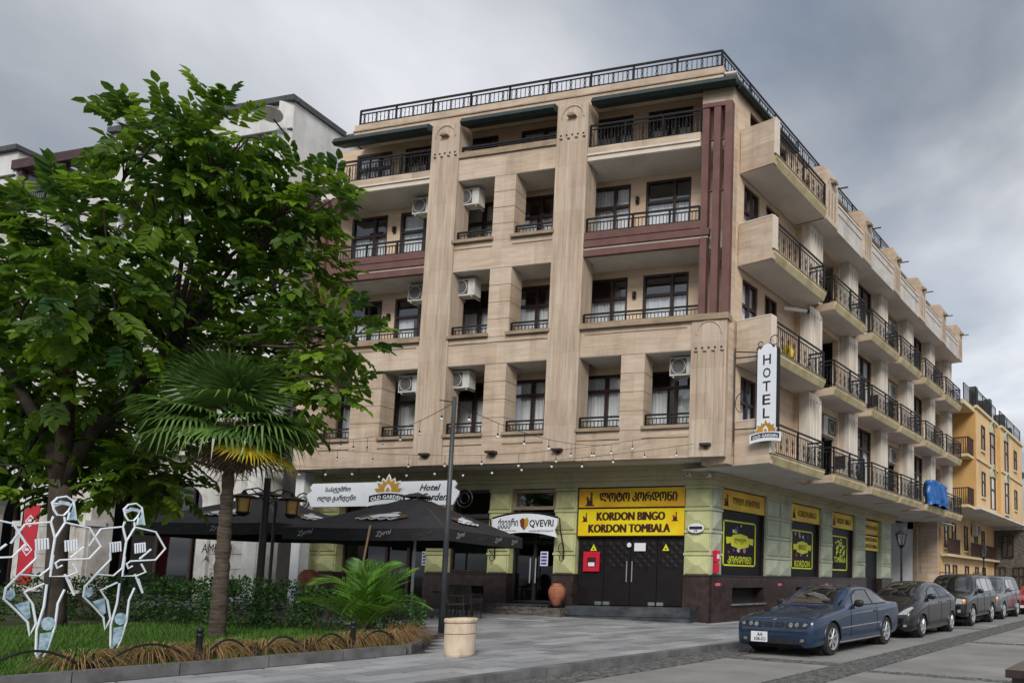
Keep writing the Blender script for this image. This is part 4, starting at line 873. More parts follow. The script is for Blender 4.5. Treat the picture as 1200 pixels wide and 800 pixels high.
for a in (5.8,8.3):
    MB().tube([T(a,-1.36,1.9),T(a,-1.30,2.4),T(a,-1.10,2.9),T(a,-1.02,3.3)],.022,5).build('bracket', M['iron'], qs)
    for r_, zc in ((.16,2.35),(.10,2.05)): MB().tube([T(a+.02,-1.22+r_*math.cos(t/10*6.28),zc+r_*math.sin(t/10*6.28)) for t in range(10)],.014,4,True).build('scroll', M['iron'], qs)
for a, lb in ((11.03,'blue lit sign at the dark glazed hotel entrance'),(6.56,'blue lit sign on the restaurant glass door')):
    le = tag(MB().box(a-.13,a+.13,OG-.06,OG-.03,1.80,2.26,T).build('led_sign', M['paper']), lb.replace('lit sign','LED sign in unlit print'), 'sticker')  # blue LED sign, drawn as unlit paper with printed bars
    for k in range(4): MB().box(a-.10,a+.10,OG-.03,OG-.025,1.84+k*.105,1.91+k*.105,T).build('print', BALL[1], le)
# projecting HOTEL sign on the corner
def H_(x, d, z): return Vector((x, 15.95-d, z))
T = H_
hs = thing('blade_sign', 'tall white vertical HOTEL sign projecting from the corner above the street', 'sign', (-9.9,15.95,5.3))
x0, x1 = -10.26,-9.56
pl = [(x0,5.45),(x1,5.45),(x1,7.92),(x1-.04,7.97),(x1-.12,7.94),(x1-.22,8.06),(x1-.35,8.10),(x0+.22,8.06),(x0+.12,7.94),(x0+.04,7.97),(x0,7.92)]
flat(pl,T,-.07,M['ink'],hs,'casing',.14); ins = [(x0+.035+(x-x0)*(1-.07/(x1-x0)),5.48+(z-5.45)*.985) for x,z in pl]; flat(ins,T,.072,M['signwhite'],hs,'face',.006)
for k, ch in enumerate('HOTEL'): text(ch,T,-9.91,7.62-k*.385,.26 if ch != 'L' else .22,.29,.082,M['ink'],hs,1,0,.012)
emblem(T,-9.91,5.46,.44,.085,hs,1)
for t0, cxs, czs, rr in ((0,-9.72,8.18,.14),(0,-10.18,8.12,.08),(0,-10.24,7.98,.06)): MB().tube([T(cxs+rr*math.cos(t/10*5.2),0,czs+rr*math.sin(t/10*5.2)) for t in range(11)],.014,5).build('scroll', M['iron'], hs)
MB().tube([T(-11.02,.05,5.35),T(-11.02,.05,8.12)],.022,5).build('bracket', M['iron'], hs)
for z in (8.02,7.82,5.72): MB().tube([T(-11.02,.05,z),T(x0,0,z-(.02 if z < 8 else .12))],.018,5).build('bracket', M['iron'], hs)
MB().tube([T(-10.8+.22*math.cos(t/10*5),0,6.5+.28*math.sin(t/10*5)) for t in range(11)],.012,5).build('scroll', M['iron'], hs)
# ---------------------------------------------------------------- air conditioners
def ac(T, a, d, z, label, w_=.78, h=.56, dp=.30, dx=1):
    t = thing('air_conditioner', label, 'air conditioner', T(a,d,z), 'air conditioner units on the hotel')
    MB().box(a-w_/2,a+w_/2,d-dp,d,z,z+h,T).build('casing', M['acwhite'], t)
    cxx = a+dx*w_*.14; MB().box(cxx-w_*.32,cxx+w_*.32,d,d+.008,z+.05,z+h-.05,T).build('grille', M['acdark'], t)
    MB().tube([T(cxx+.22*math.cos(k/16*6.283),d+.012,z+h/2+.22*math.sin(k/16*6.283)) for k in range(16)],.012,4,True).build('fan_ring', M['acwhite'], t)
    for sg in (-1,1): MB().box(a+sg*w_*.36-.02,a+sg*w_*.36+.02,d-dp-.1,d-.02,z-.05,z-.001,T).build('bracket', M['acwhite'], t)
T = F
ac(F,9.15,-.30,10.50,'air conditioner left of the middle bay, third floor'); ac(F,9.18,-.30,13.58,'air conditioner left of the middle bay, fourth floor'); ac(F,9.16,-.30,7.44,'air conditioner over the middle bay window behind the dark pole')
ac(F,11.15,-.55,10.60,'air conditioner in the left bay, third floor'); ac(F,11.2,-.55,13.66,'air conditioner in the left bay, fourth floor'); ac(F,11.1,-.35,7.42,'air conditioner over the left bay second floor window'); ac(F,1.52,-.35,7.44,'air conditioner above the corner window near the HOTEL sign')
Tr = Grow(-10.88)
ac(Tr,22.05,-.1,6.72,'air conditioner in the second bay recess, lowest balcony row',1.0,.7); ac(Tr,28.45,-.1,6.75,'air conditioner in the fourth bay recess, lowest balcony row',.9,.65); ac(Tr,28.4,-.1,9.72,'air conditioner in the fourth bay recess, middle balcony row',.9,.65); ac(Tr,28.4,-.1,12.6,'air conditioner in the fourth bay recess, upper balcony row',.9,.65)
ac(Grow(-12.02),46.2,.4,4.6,'air conditioner on the yellow building under its overhang',1.0,.7)
# flood lights and lamps fixed to the front
for a, lb in ((9.92,'small floodlight under the left pilaster on the hotel front'),(7.53,'small floodlight below the middle bay on the hotel front'),(5.25,'small floodlight under the second pilaster on the hotel front'),(.55,'small floodlight under the corner pilaster')):
    t = thing('floodlight', lb, 'floodlight', F(a,.05,5.15), 'floodlights on the hotel front'); MB().box(a-.16,a+.16,.0,.18,5.20,5.27,F).build('head', M['frame'], t); MB().box(a-.05,a+.05,.0,.10,5.12,5.199,F).build('bracket', M['frame'], t)
for a, z, lb in ((3.52,10.25,'wall lamp between the third floor windows of the right bay'),(3.52,13.4,'wall lamp between the fourth floor windows of the right bay'),(12.78,10.25,'wall lamp between the third floor windows of the left bay'),(12.78,13.4,'wall lamp between the fourth floor windows of the left bay')):
    t = thing('wall_lamp', lb, 'lamp', F(a,-1.05,z), 'wall lamps on the loggias'); MB().box(a-.05,a+.05,-1.1,-1.02,z,z+.22,F).build('shade', M['iron'], t); MB().box(a-.03,a+.03,-1.02,-.98,z+.06,z+.16,F).build('glass', M['frame'], t)
for p, lb in (((1.55,-1.2,4.55),'security camera above the fascia board'),((.9,-1.15,4.5),'security camera on the ground floor corner')):
    t = thing('security_camera', lb, 'camera', F(*p)); MB().box(p[0]-.05,p[0]+.05,p[1]-.1,p[1]+.14,p[2],p[2]+.09,F).build('housing', M['paper'], t); MB().box(p[0]-.03,p[0]+.03,p[1]+.141,p[1]+.15,p[2]+.02,p[2]+.07,F).build('lens', M['ink'], t)
# blue tarpaulin on the lowest balcony row
M['tarp'] = pmat('blue_tarpaulin', (.012,.085,.30), (.03,.16,.46), (5,5,5), .35, .5)
tp = MB(); rn = random.Random(3); nx, nz = 26, 12
for i in range(nx+1):
    for j in range(nz+1):
        q = i/nx; h = j/nz; bulge = .10+.26*math.sin(math.pi*min(1,max(0,q)))*(.6+.4*math.sin(q*9+h*5))*(1-.5*h)
        tp.v.append((-9.80+bulge*.8+.05*math.sin(q*31+h*7), 30.0+2.6*q+.05*math.sin(h*9+q*4), 5.02+1.10*h+.05*math.sin(q*12)+(-.05 if q < .12 else 0)))
for i in range(nx):
    for j in range(nz): a = i*(nz+1)+j; tp.f.append((a,a+nz+1,a+nz+2,a+1))
tp2 = MB(); tp2.v = tp.v+[(x-.35,y,z) for x,y,z in tp.v]; k0 = len(tp.v); tp2.f = tp.f+[tuple(k0+i for i in reversed(f)) for f in tp.f]
rim = [i*(nz+1)+nz for i in range(nx+1)]; tp2.f += [(rim[i],rim[i+1],rim[i+1]+k0,rim[i]+k0) for i in range(nx)]
for e in (0,nx): col_ = [e*(nz+1)+j for j in range(nz+1)]; tp2.f += [(col_[j],col_[j+1],col_[j+1]+k0,col_[j]+k0) for j in range(nz)]
tag(tp2.build('tarpaulin', M['tarp'], smooth=True), 'crumpled blue tarpaulin bundled over a lowest row balcony railing', 'tarpaulin')

t = thing('yellow_bag', 'yellow bag hanging inside the corner balcony railing by the HOTEL sign', 'bag', G(17.35,1.0,8.05)); bgm = pmat('yellow_plastic', (.62,.42,.03), (.72,.50,.05), (5,5,5), .4)
MB().lathe([(.10,0),(.17,.10),(.18,.28),(.14,.42),(.06,.50)],G(17.35,1.02,8.05),10).build('sack', bgm, t, smooth=True); MB().tube([G(17.30,1.02,8.52),G(17.35,1.06,8.66),G(17.40,1.02,8.52)],.012,5).build('strap', bgm, t)
t = thing('awning_tube', 'white rolled awning tube under the upper corner balcony', 'awning', G(18.4,.6,10.3)); MB().tube([G(18.5,.15,10.28),G(19.35,.55,10.42)],.06,8).build('roll', M['white'], t); MB().tube([G(19.35,.55,10.42),G(19.42,.58,10.43)],.075,8).build('end_cap', M['iron'], t)
for k, (y, z, lb) in enumerate(((21.5,4.98,'dark folding chair on the second balcony of the lowest row'),(24.6,7.98,'dark folding chair on the third balcony of the middle row'))):
    t = thing('balcony_chair', lb, 'chair', G(y,.8,z)); MB().box(y-.2,y+.2,.5,.9,z+.42,z+.46,G).build('seat', M['frame'], t); MB().box(y+.18,y+.22,.5,.9,z+.46,z+.9,G).build('backrest', M['frame'], t)
    for a in (-.18,.18):
        for d in (.53,.87): MB().tube([G(y+a,d,z),G(y+a,d,z+.42)],.014,5).build('leg', M['frame'], t)
# ---------------------------------------------------------------- terrace umbrellas
M['canvas'] = pmat('black_canvas', (.022,.022,.026), (.034,.034,.040), (2.5,2.5,2.5), .75, .15)
M['grey_metal'] = pmat('grey_metal_pole', (.045,.048,.055), (.075,.08,.088), (6,6,2), .5, metal=.3)
M['alu'] = pmat('aluminium_pole', (.42,.43,.45), (.5,.5,.52), (6,6,2), .45, metal=.6)
M['valtext'] = pmat('grey_print', (.34,.34,.38), (.46,.46,.5), (9,9,9), .7)
M['tan'] = pmat('tan_print', (.09,.06,.035), (.12,.08,.05), (3,3,3), .7)
def umbrella(cx, cy, ze, za, hd, label, ang):
    t = thing('parasol', label, 'parasol', (cx,cy,gz(cx)), 'black parasols over the hotel terrace'); c = Vector((cx,cy,0))
    cor = [c+Vector((math.cos(ang+k*math.pi/2),math.sin(ang+k*math.pi/2),0))*hd for k in range(4)]
    for k in range(4):
        A, B = cor[k], cor[(k+1)%4]; m = MB(); n = 10; r = 9
        for i in range(r+1):
            f_ = i/r*.88; zz_ = za-.06+(ze-za+.06)*(1-f_)
            for j in range(n+1):
                e = A.lerp(B, j/n); p = e.lerp(c, f_); sag = -.10*math.sin(math.pi*j/n)*(1-f_)*(f_+.25)-.03*math.sin(math.pi*f_)
                m.v.append((p.x,p.y,zz_+sag))
        for i in range(r):
            for j in range(n): q = i*(n+1)+j; m.f.append((q,q+1,q+n+2,q+n+1))
        m.build('canopy_panel', M['canvas'], t, smooth=True, fix=False)
        v = MB()
        for j in range(n+1):
            e = A.lerp(B, j/n); s_ = -.10*math.sin(math.pi*j/n)*.25; sw = .015*math.sin(j*2.2)
            v.v += [(e.x,e.y,ze+s_),(e.x+(e.x-cx)*.005+sw*.3,e.y+(e.y-cy)*.005+sw,ze+s_-.30)]
        v.f += [(2*j,2*j+1,2*j+3,2*j+2) for j in range(n)]; vo = v.build('valance', M['canvas'], t, fix=False)
        ed = (B-A).normalized(); no = Vector((ed.y,-ed.x,0)); no = no if no.dot((A+B)/2-c) > 0 else -no
        dirr = 1 if ed.cross(Vector((0,0,1))).dot(no) > 0 else -1
        for q, (frac, mm) in enumerate(((.14,'valtext'),(.40,'tan'),(.62,'valtext'),(.86,'valtext') if k%2 else (.86,'tan'))):
            pc = A.lerp(B, frac); TT = lambda a, d, z, pc=pc: pc+ed*a*(-dirr if True else 1)+no*d+Vector((0,0,z))
            tt = TT if (TT(1,0,0)-TT(0,0,0)).cross(Vector((0,0,1))).dot(no) > 0 else (lambda a, d, z, pc=pc: pc+ed*a*dirr+no*d+Vector((0,0,z)))
            text('Zyrni' if mm == 'valtext' else 'Dark Craft', tt, 0, ze-.15, .40 if mm == 'valtext' else .5, .16 if mm == 'valtext' else .09, .035, M[mm], vo, 1, .3, .016 if mm == 'valtext' else 0, tilt=.22)
        # printed badge on the canopy panel: flat shapes following the slope
        mid = (A+B)/2; sl0 = Vector((c.x-mid.x,c.y-mid.y,(za-ze)*1.0)).normalized(); nn = ed.cross(sl0); nn = nn if nn.z > 0 else -nn
        o0 = mid.lerp(c,.34); o0 = Vector((o0.x,o0.y,ze+(za-ze)*.34-.075)); sg = 1 if (ed.cross(Vector((0,0,1)))).dot(no) > 0 else -1
        P = lambda x, y, h: tuple(o0+ed*x*(-sg if False else sg)+sl0*y+nn*h)
        def blob(l, h, mt, nm): MB().add([P(x,y,h) for x,y in l],[tuple(range(len(l)))]).build(nm, M[mt], t, fix=False)
        blob([(.62*math.cos(q/16*6.283),.20*math.sin(q/16*6.283)) for q in range(16)],.045,'tan','badge')
        blob([(-.38,-.02),(-.2,.10),(.05,.16),(.3,.13),(.42,.02),(.25,-.06),(.02,-.05),(-.2,-.12)],.055,'signwhite','badge'); blob([(.05,.20),(.2,.26),(.34,.22),(.2,.17)],.055,'signwhite','badge')
        m = MB(); m.tube([P(-.62+.05*q,-.19+.05*math.sin(q*1.3),.06) for q in range(22)],.018,4); m.build('badge_script', M['signwhite'], t)
        MB().tube([Vector((A.x,A.y,ze-.02)), Vector((cx,cy,za-.12))],.018,5).build('rib', M['grey_metal'], t)
    MB().add([tuple(Vector((k_.x*.16+cx*.84,k_.y*.16+cy*.84,za-.02-.10))) for k_ in cor]+[(cx,cy,za+.03)],[(0,1,4),(1,2,4),(2,3,4),(3,0,4)]).build('vent_cap', M['canvas'], t, fix=False)
    MB().tube([(cx,cy,gz(cx)+.06),(cx,cy,za-.05)],.035,8).build('pole', M['alu'], t); MB().box(cx-.4,cx+.4,cy-.4,cy+.4,gz(cx)-.02,gz(cx)+.07).build('base', M['granite'], t)
umbrella(-18.3,11.28,2.60,3.70,2.88,'front black square parasol left of the restaurant door',math.atan2(.948,.319))
umbrella(-22.8,9.7,2.75,3.80,2.85,'rear black square parasol behind the fan palm trunk',math.atan2(.948,.319))
# ---------------------------------------------------------------- tables and chairs of the terrace
M['rattan'] = pmat('dark_rattan', (.016,.014,.013), (.04,.036,.033), (30,30,30), .6, .3)
def chair(x, y, rz, label):
    z = gz(x); t = thing('chair', label, 'chair', (x,y,z), 'black terrace chairs'); cr, sr = math.cos(rz), math.sin(rz)
    W = lambda a, b, h: Vector((x+a*cr-b*sr, y+a*sr+b*cr, z+h))
    MB().box(-.22,.22,-.22,.22,.43,.47,W).build('seat', M['rattan'], t)
    MB().hexa([W(-.22,.20,.47),W(.22,.20,.47),W(.22,.235,.47),W(-.22,.235,.47),W(-.21,.29,.90),W(.21,.29,.90),W(.21,.32,.90),W(-.21,.32,.90)]).build('backrest', M['rattan'], t)
    for a in (-.2,.2):
        for b in (-.2,.2): MB().tube([W(a,b,.43),W(a*1.08,b*1.1,0)],.016,6).build('leg', M['iron'], t)
        MB().tube([W(a,-.2,.43),W(a*1.1,-.18,.66),W(a*1.1,.22,.68)],.018,6).build('armrest', M['rattan'], t)
def table(x, y, label):
    z = gz(x); t = thing('table', label, 'table', (x,y,z), 'dark terrace tables')
    MB().lathe([(.36,.70),(.38,.72),(.38,.745),(.0,.75)],(x,y,z),20).build('tabletop', M['rattan'], t); MB().lathe([(.03,.03),(.03,.70)],(x,y,z),8).build('column', M['iron'], t); MB().lathe([(.24,0),(.24,.02),(.04,.04)],(x,y,z),16).build('foot', M['iron'], t)
chair(-17.35,12.35,R_(200),'black terrace chair nearest the beige planter, turned to the street'); chair(-18.25,12.75,R_(80),'black terrace chair behind the dark lamp pole'); table(-17.95,12.1,'round dark terrace table between the two black chairs')
chair(-16.85,11.7,R_(120),'black terrace chair under the front parasol edge'); table(-20.4,10.6,'round dark terrace table under the front parasol'); chair(-21.2,10.9,R_(30),'black terrace chair under the rear side of the front parasol')
table(-23.2,8.9,'round dark terrace table under the rear parasol'); chair(-22.3,8.6,R_(-80),'black terrace chair under the rear parasol')
# ---------------------------------------------------------------- planter, pots, poles
M['stonebeige'] = pmat('beige_cast_stone', (.52,.42,.31), (.64,.53,.41), (4,4,4), .8, .2, dirt=(.7,(5,5,2),(.5,.42,.33)))
M['terracotta'] = pmat('terracotta', (.26,.085,.045), (.38,.15,.085), (4,4,4), .75, .2, dirt=(.5,(4,4,2)))
pl = thing('planter', 'round beige stone planter at the end of the garden kerb', 'planter', (-10.45,7.3,.12))
MB().lathe([(.225,0),(.235,.03),(.235,.36)],(-10.45,7.3,.12),28).build('base_ring', M['stonebeige'], pl, smooth=False); MB().lathe([(.218,.365),(.24,.372),(.24,.52),(.225,.53)],(-10.45,7.3,.12),28).build('body', M['stonebeige'], pl)
MB().lathe([(.225,.532),(.25,.555),(.255,.59),(.24,.615),(.20,.615),(.195,.56)],(-10.45,7.3,.12),28).build('rim', M['stonebeige'], pl); MB().lathe([(.19,.53),(.0,.57)],(-10.45,7.3,.12),20).build('earth', M['joint'], pl)
def jar(p, s, label):
    t = thing('clay_jar', label, 'jar', p); MB().lathe([(r*s,z*s) for r,z in ((.10,0),(.16,.08),(.25,.26),(.30,.46),(.29,.60),(.22,.72),(.15,.78),(.16,.82),(.12,.82),(.11,.76))],p,20).build('body', M['terracotta'], t, smooth=True); MB().lathe([(.225*s,.715*s),(.235*s,.73*s),(.215*s,.745*s)],p,20).build('band', M['terracotta'], t)
    return t
jp = F(5.62,-.78,.55); jar(jp,.86,'terracotta wine jar on a stand between the two doors'); st = thing('jar_stand', 'dark iron stand under the terracotta jar by the doors', 'stand', F(5.62,-.78,.2))
for k in range(3): a = k*2.09; MB().tube([jp+Vector((.2*math.cos(a),.2*math.sin(a),.25)),Vector((jp.x+.24*math.cos(a),jp.y+.24*math.sin(a),.2))],.016,5).build('leg', M['iron'], st)
MB().tube([jp+Vector((.21*math.cos(k/12*6.283),.21*math.sin(k/12*6.283),.25)) for k in range(12)],.016,5,True).build('ring', M['iron'], st); MB().box(5.32,5.92,-1.1,-.5,.12,.5,F).build('block', M['rubble'], st)
jar((-19.9,9.5,gz(-19.9)+.62),.75,'terracotta pot seen through the young palm fronds'); sd = tag(MB().box(-20.1,-19.7,9.3,9.7,gz(-19.9),gz(-19.9)+.62).build('pot_stand', M['rattan']), 'dark wooden stand under the terracotta pot behind the palm', 'stand'); MB().box(-20.14,-19.66,9.26,9.74,gz(-19.9)+.60,gz(-19.9)+.619).build('shelf', M['rattan'], sd)
dp = thing('lamp_pole', 'slim dark street pole rising beside the beige planter', 'pole', (-13.68,9.11,.17))
MB().tube([(-13.68,9.11,.17),(-13.68,9.11,2.6),(-13.68,9.11,5.32)],[.062,.052,.042],12).build('shaft', M['grey_metal'], dp, smooth=True); MB().lathe([(.12,0),(.12,.03),(.07,.06)],(-13.68,9.11,.17),14).build('base_plate', M['grey_metal'], dp); MB().tube([(-13.68,9.11,5.2),(-13.95,8.95,5.24)],.012,5).build('hook', M['iron'], dp)
st_ = thing('bamboo_pole', 'thin tan wooden pole leaning on the front parasol', 'pole', (-16.9,8.9,.3)); MB().tube([(-16.85,8.95,.3),(-16.95,9.2,1.5),(-16.98,9.35,2.63)],.022,6).build('stick', pmat('bamboo',(.42,.27,.14),(.5,.34,.19),(3,3,3),.6), st_)
struct(MB().add([(-16.9,12.95,gz(-16.9)+.012),(-16.86,12.85,gz(-16.86)+.012),(-15.2,13.15,gz(-15.2)+.012),(-15.24,13.25,gz(-15.24)+.012)],[(0,1,2,3)]).build('pavement_marking', M['paper'], fix=False))
# ---------------------------------------------------------------- lanterns
def lantern_head(c, par, s=1., glass=None):
    x,y,z = c; n = 6; ring = lambda r, h: [(x+r*s*math.cos(2*math.pi*k/n),y+r*s*math.sin(2*math.pi*k/n),z+h*s) for k in range(n)]
    m = MB()
    lo, hi = ring(.10,0), ring(.19,.36)
    for k in range(n): m.bar(lo[k],hi[k],.022*s)
    m.tube(lo,.014*s,4,True); m.tube(hi,.016*s,4,True); m.build('cage', M['iron'], par)
    MB().prism(ring(.085,.01),ring(.17,.35)).build('glass', glass or M['glass'], par)
    MB().lathe([(.23*s,.36*s),(.20*s,.40*s),(.11*s,.47*s),(.05*s,.52*s),(.03*s,.58*s),(.012*s,.64*s)],c,12).build('hood', M['iron'], par); MB().lathe([(.04*s,-.10*s),(.10*s,-.02*s),(.11*s,.0)],c,10).build('cup', M['iron'], par)
for x, y, lb in ((-8.45,22.7,'black street lantern on a post behind the dark grey hatchback'),(-8.45,34.6,'black street lantern on a post in front of the yellow building')):
    t = thing('street_lamp', lb, 'street lamp', (x,y,.12), 'black lantern posts along the pavement'); MB().lathe([(.16,0),(.16,.12),(.10,.2),(.085,.7),(.10,.74),(.05,.8),(.042,1.6),(.035,2.55)],(x,y,.12),12).build('post', M['iron'], t); lantern_head((x,y,2.70),t,1.05)
gl = thing('garden_lantern', 'tall dark lantern post with two hanging amber lanterns by the parasols', 'street lamp', (-17.63,7.47,.27))
MB().tube([(-17.63,7.47,.27),(-17.63,7.47,3.55)],[.075,.06],10).build('post', M['iron'], gl); MB().tube([(-17.55,7.62,.27),(-17.55,7.62,3.05)],.03,6).build('post', M['iron'], gl)
M['amber'] = pmat('amber_glass', (.42,.24,.06), (.55,.36,.12), (6,6,6), .3)
ad_ = Vector((.45,.89,0))
for sg in (-1,1):
    b = Vector((-17.6,7.5,3.2)); e = b+ad_*.42*sg
    MB().tube([b,b+ad_*.2*sg+Vector((0,0,.12)),e+Vector((0,0,.05))],.016,5).build('arm', M['iron'], gl); MB().tube([b+Vector((0,0,-.25)),b+ad_*.18*sg+Vector((0,0,-.02)),b+ad_*.3*sg+Vector((0,0,.08))],.012,5).build('scroll', M['iron'], gl)
    MB().lathe([(.27,-.12),(.25,-.09),(.06,-.02),(.02,.05)],e,12).build('hood', M['iron'], gl); MB().lathe([(.12,-.44),(.155,-.13)],e,8).build('glass', M['amber'], gl); MB().lathe([(.05,-.52),(.13,-.45),(.13,-.42)],e,8).build('cup', M['iron'], gl)
    for k in range(4): a = k*1.571+.4; MB().bar(e+Vector((.13*math.cos(a),.13*math.sin(a),-.44)),e+Vector((.16*math.cos(a),.16*math.sin(a),-.12)),.015).build('bar', M['iron'], gl)
# ---------------------------------------------------------------- string lights
M['bulb'] = pmat('frosted_bulb', (.82,.83,.80), None, rough=.3)
def strand(p, q, sag, n, label, drop=.28):
    t = thing('string_light', label, 'string lights', p, 'festoon strands over the terrace'); p, q = Vector(p), Vector(q)
    at = lambda f_: p.lerp(q,f_)-Vector((0,0,sag*4*f_*(1-f_)))
    MB().tube([at(k/24) for k in range(25)],.007,4).build('wire', M['iron'], t)
    for k in range(n):
        b = at((k+.5)/n); dd = drop*(.7+.5*((k*37)%10)/10); MB().tube([b,b-Vector((0,0,dd))],.005,4).build('drop_wire', M['iron'], t)
        b = b-Vector((0,0,dd)); MB().lathe([(.018,0),(.02,.05),(.012,.06)],b,6).build('socket', M['iron'], t); MB().lathe([(.008,-.07),(.03,-.045),(.034,-.02),(.018,.0)],b,8).build('bulb', M['bulb'], t)
strand(F(15.4,.8,4.95),F(.9,.15,5.25),.35,15,'lowest string of bulbs along the soffit of the hotel front',.22)
strand((-13.68,9.11,5.2),F(3.2,.08,5.35),.35,7,'string of bulbs from the dark pole to the right part of the hotel front')
strand((-13.68,9.11,5.2),F(13.8,.1,6.0),.40,8,'string of bulbs from the dark pole towards the left end of the hotel')
strand(F(14.6,1.8,5.6),F(2.2,.1,5.5),.55,11,'sagging upper string of bulbs across the hotel front',.30)
# low dark block at the right edge of the street
bk = thing('stone_block', 'low dark stone block at the bottom right corner of the street', 'block', (-1.2,8.2,0)); MB().box(-1.62,-.7,7.85,8.7,0,.36).build('base', M['granite'], bk); MB().box(-1.68,-.64,7.79,8.76,.362,.45).build('top_slab', M['granite'], bk)
# banners by the arcade
T = F
bn = thing('red_banner', 'tall red vertical banner behind the big tree trunk', 'banner', F(24.9,1.0,.6))
flat([(24.55,3.75),(25.25,3.75),(25.35,1.0),(24.65,1.0)],T,1.0,M['red'],bn,'cloth',.02)
for z in (3.2,2.2): flat([(24.95,z+.22),(25.2,z),(24.95,z-.22),(24.7,z)],T,1.022,M['paper'],bn,'diamond'); flat([(24.95,z+.16),(25.13,z),(24.95,z-.16),(24.77,z)],T,1.026,M['red'],bn,'diamond'); flat([(24.83,z-.03),(25.07,z-.03),(25.02,z+.06),(24.88,z+.06)],T,1.030,M['paper'],bn,'cup')
MB().tube([T(25.4,.97,.5),T(25.4,.97,3.9)],.02,5).build('mast', M['iron'], bn)
wb = thing('white_sign', 'white sign with dark Georgian lettering above the red banner', 'sign', F(24.9,1.0,3.8)); MB().box(24.35,25.5,.95,1.0,3.85,4.75,T).build('board', M['paper'], wb)
text('თევზი',T,24.95,4.45,.8,.2,1.006,M['ink'],wb,-1); text('ხაჭაპური',T,24.95,4.15,.9,.2,1.006,M['ink'],wb,-1); text('KHACHAPURI',T,24.95,3.95,.8,.08,1.006,M['ink'],wb,-1)
wb = thing('arch_sign', 'white curved sign over the arched door left of the tree trunk', 'sign', F(27.0,.1,4.4)); flat([(26.0,5.4),(27.9,5.4),(27.9,4.6),(27.4,4.75),(26.8,4.65),(26.3,4.3),(26.0,3.9)],T,.10,M['signwhite'],wb,'board',.05); text('EX',T,27.5,5.15,.35,.18,.16,M['ink'],wb,-1)
gf = thing('graffiti', 'dark sprayed graffiti scribble on the white arcade wall', 'graffiti', F(18.0,.09,2.0)); text('AMFITRI',T,17.9,2.3,1.3,.3,.085,M['ink'],gf,-1,.1); text('A.',T,18.3,1.95,.3,.2,.085,M['ink'],gf,-1,.1)
# ---------------------------------------------------------------- garden
kg = bpy.data.objects.new('garden_kerb', None); C.objects.link(kg); place(kg, (-11.65,3,.12)); struct(kg)
kme2 = MB().box(-.075,.075,-.495,.495,-.05,.13).mesh('kerb_stone', M['kerb'], (0,0,0))
for k in range(-3, 7): shared('kerb_stone', kme2, (-11.65+random.uniform(-.005,.005), k+.6, .12), kg, (0,0,random.uniform(-.006,.006)))
pts_ = [(-11.66,7.15),(-12.2,7.68),(-13.0,8.13),(-13.9,8.62),(-14.85,9.10)]
for (x0,y0),(x1,y1) in zip(pts_,pts_[1:]):
    L_ = math.hypot(x1-x0,y1-y0); m = MB().box(-.075,.075,-L_/2+.004,L_/2-.004,-.05,.13).mesh('kerb_stone', M['kerb'], (0,0,0)); shared('kerb_stone', m, ((x0+x1)/2,(y0+y1)/2,gz((x0+x1)/2)), kg, (0,0,-math.atan2(x1-x0,y1-y0)))
def gg(x): return gz(x)+.07
m = MB(); poly = [(-11.73,-8),(-11.73,7.1),(-12.0,7.45)]
v_ = [(x,y,gg(x)) for x,y in ((-11.73,-8),(-11.73,7.1),(-12.0,7.45),(-12.0,-8))]; m.add(v_, [(0,1,2,3)])
m.add([(x,y,gg(x)) for x,y in ((-12.0,-8),(-12.0,7.45),(-14.9,9.02),(-34,7.2),(-34,-8))], [(0,1,2,3,4)]); struct(m.build('garden_bed', M['soil'], fix=False))
M['grass'] = leafmat('lawn_grass', (.030,.085,.012), (.085,.19,.02), .6, .2)
M['dry'] = leafmat('dry_grass', (.13,.075,.030), (.38,.24,.11), .8, .25)
M['leaf'] = leafmat('tree_leaf', (.018,.066,.016), (.215,.355,.024), .5, .50, .3)
M['palmleaf'] = leafmat('fan_palm_leaf', (.028,.075,.020), (.13,.23,.045), .35, .15, .5)
M['palmyellow'] = leafmat('yellow_palm_leaf', (.20,.22,.02), (.62,.46,.02), .5, .25)
M['palmdead'] = leafmat('dead_palm_leaf', (.075,.042,.026), (.30,.21,.14), .8, .1)
M['feather'] = leafmat('feather_palm_leaf', (.035,.10,.020), (.15,.32,.035), .4, .25, .4)
M['hedge'] = leafmat('hedge_leaf', (.010,.032,.010), (.06,.16,.025), .5, .2, .35)
M['bark'] = pmat('dark_bark', (.028,.021,.017), (.085,.066,.052), (6,6,2), .9, .6, dirt=(.6,(3,3,1)))
M['palmbark'] = pmat('palm_trunk_fibre', (.035,.027,.021), (.11,.085,.064), (5,5,22), .9, .6)
rnd = random.Random(11)
g = MB(); g.cols = []
for k in range(26000):
    x = -11.8-7.0*rnd.random()**1.25; y = 1.0+6.6*rnd.random()
    if not in_garden(x-.05,y+.2): continue
    z = gg(x); h = rnd.uniform(.05,.13); a = rnd.random()*6.28; dx, dy = .008*math.cos(a), .008*math.sin(a); lx, ly = rnd.uniform(-.06,.06), rnd.uniform(-.06,.06)
    n0 = len(g.v); g.v += [(x-dx,y-dy,z),(x+dx,y+dy,z),(x+lx,y+ly,z+h)]; g.f.append((n0,n0+1,n0+2)); t = rnd.random()*.8+.15*math.sin(x*2)*math.sin(y*3); g.cols += [(t,)*3]*3
tag(stuff(g.build('lawn_grass', M['grass'], fix=False)), 'green lawn grass around the dancing figures', 'grass')
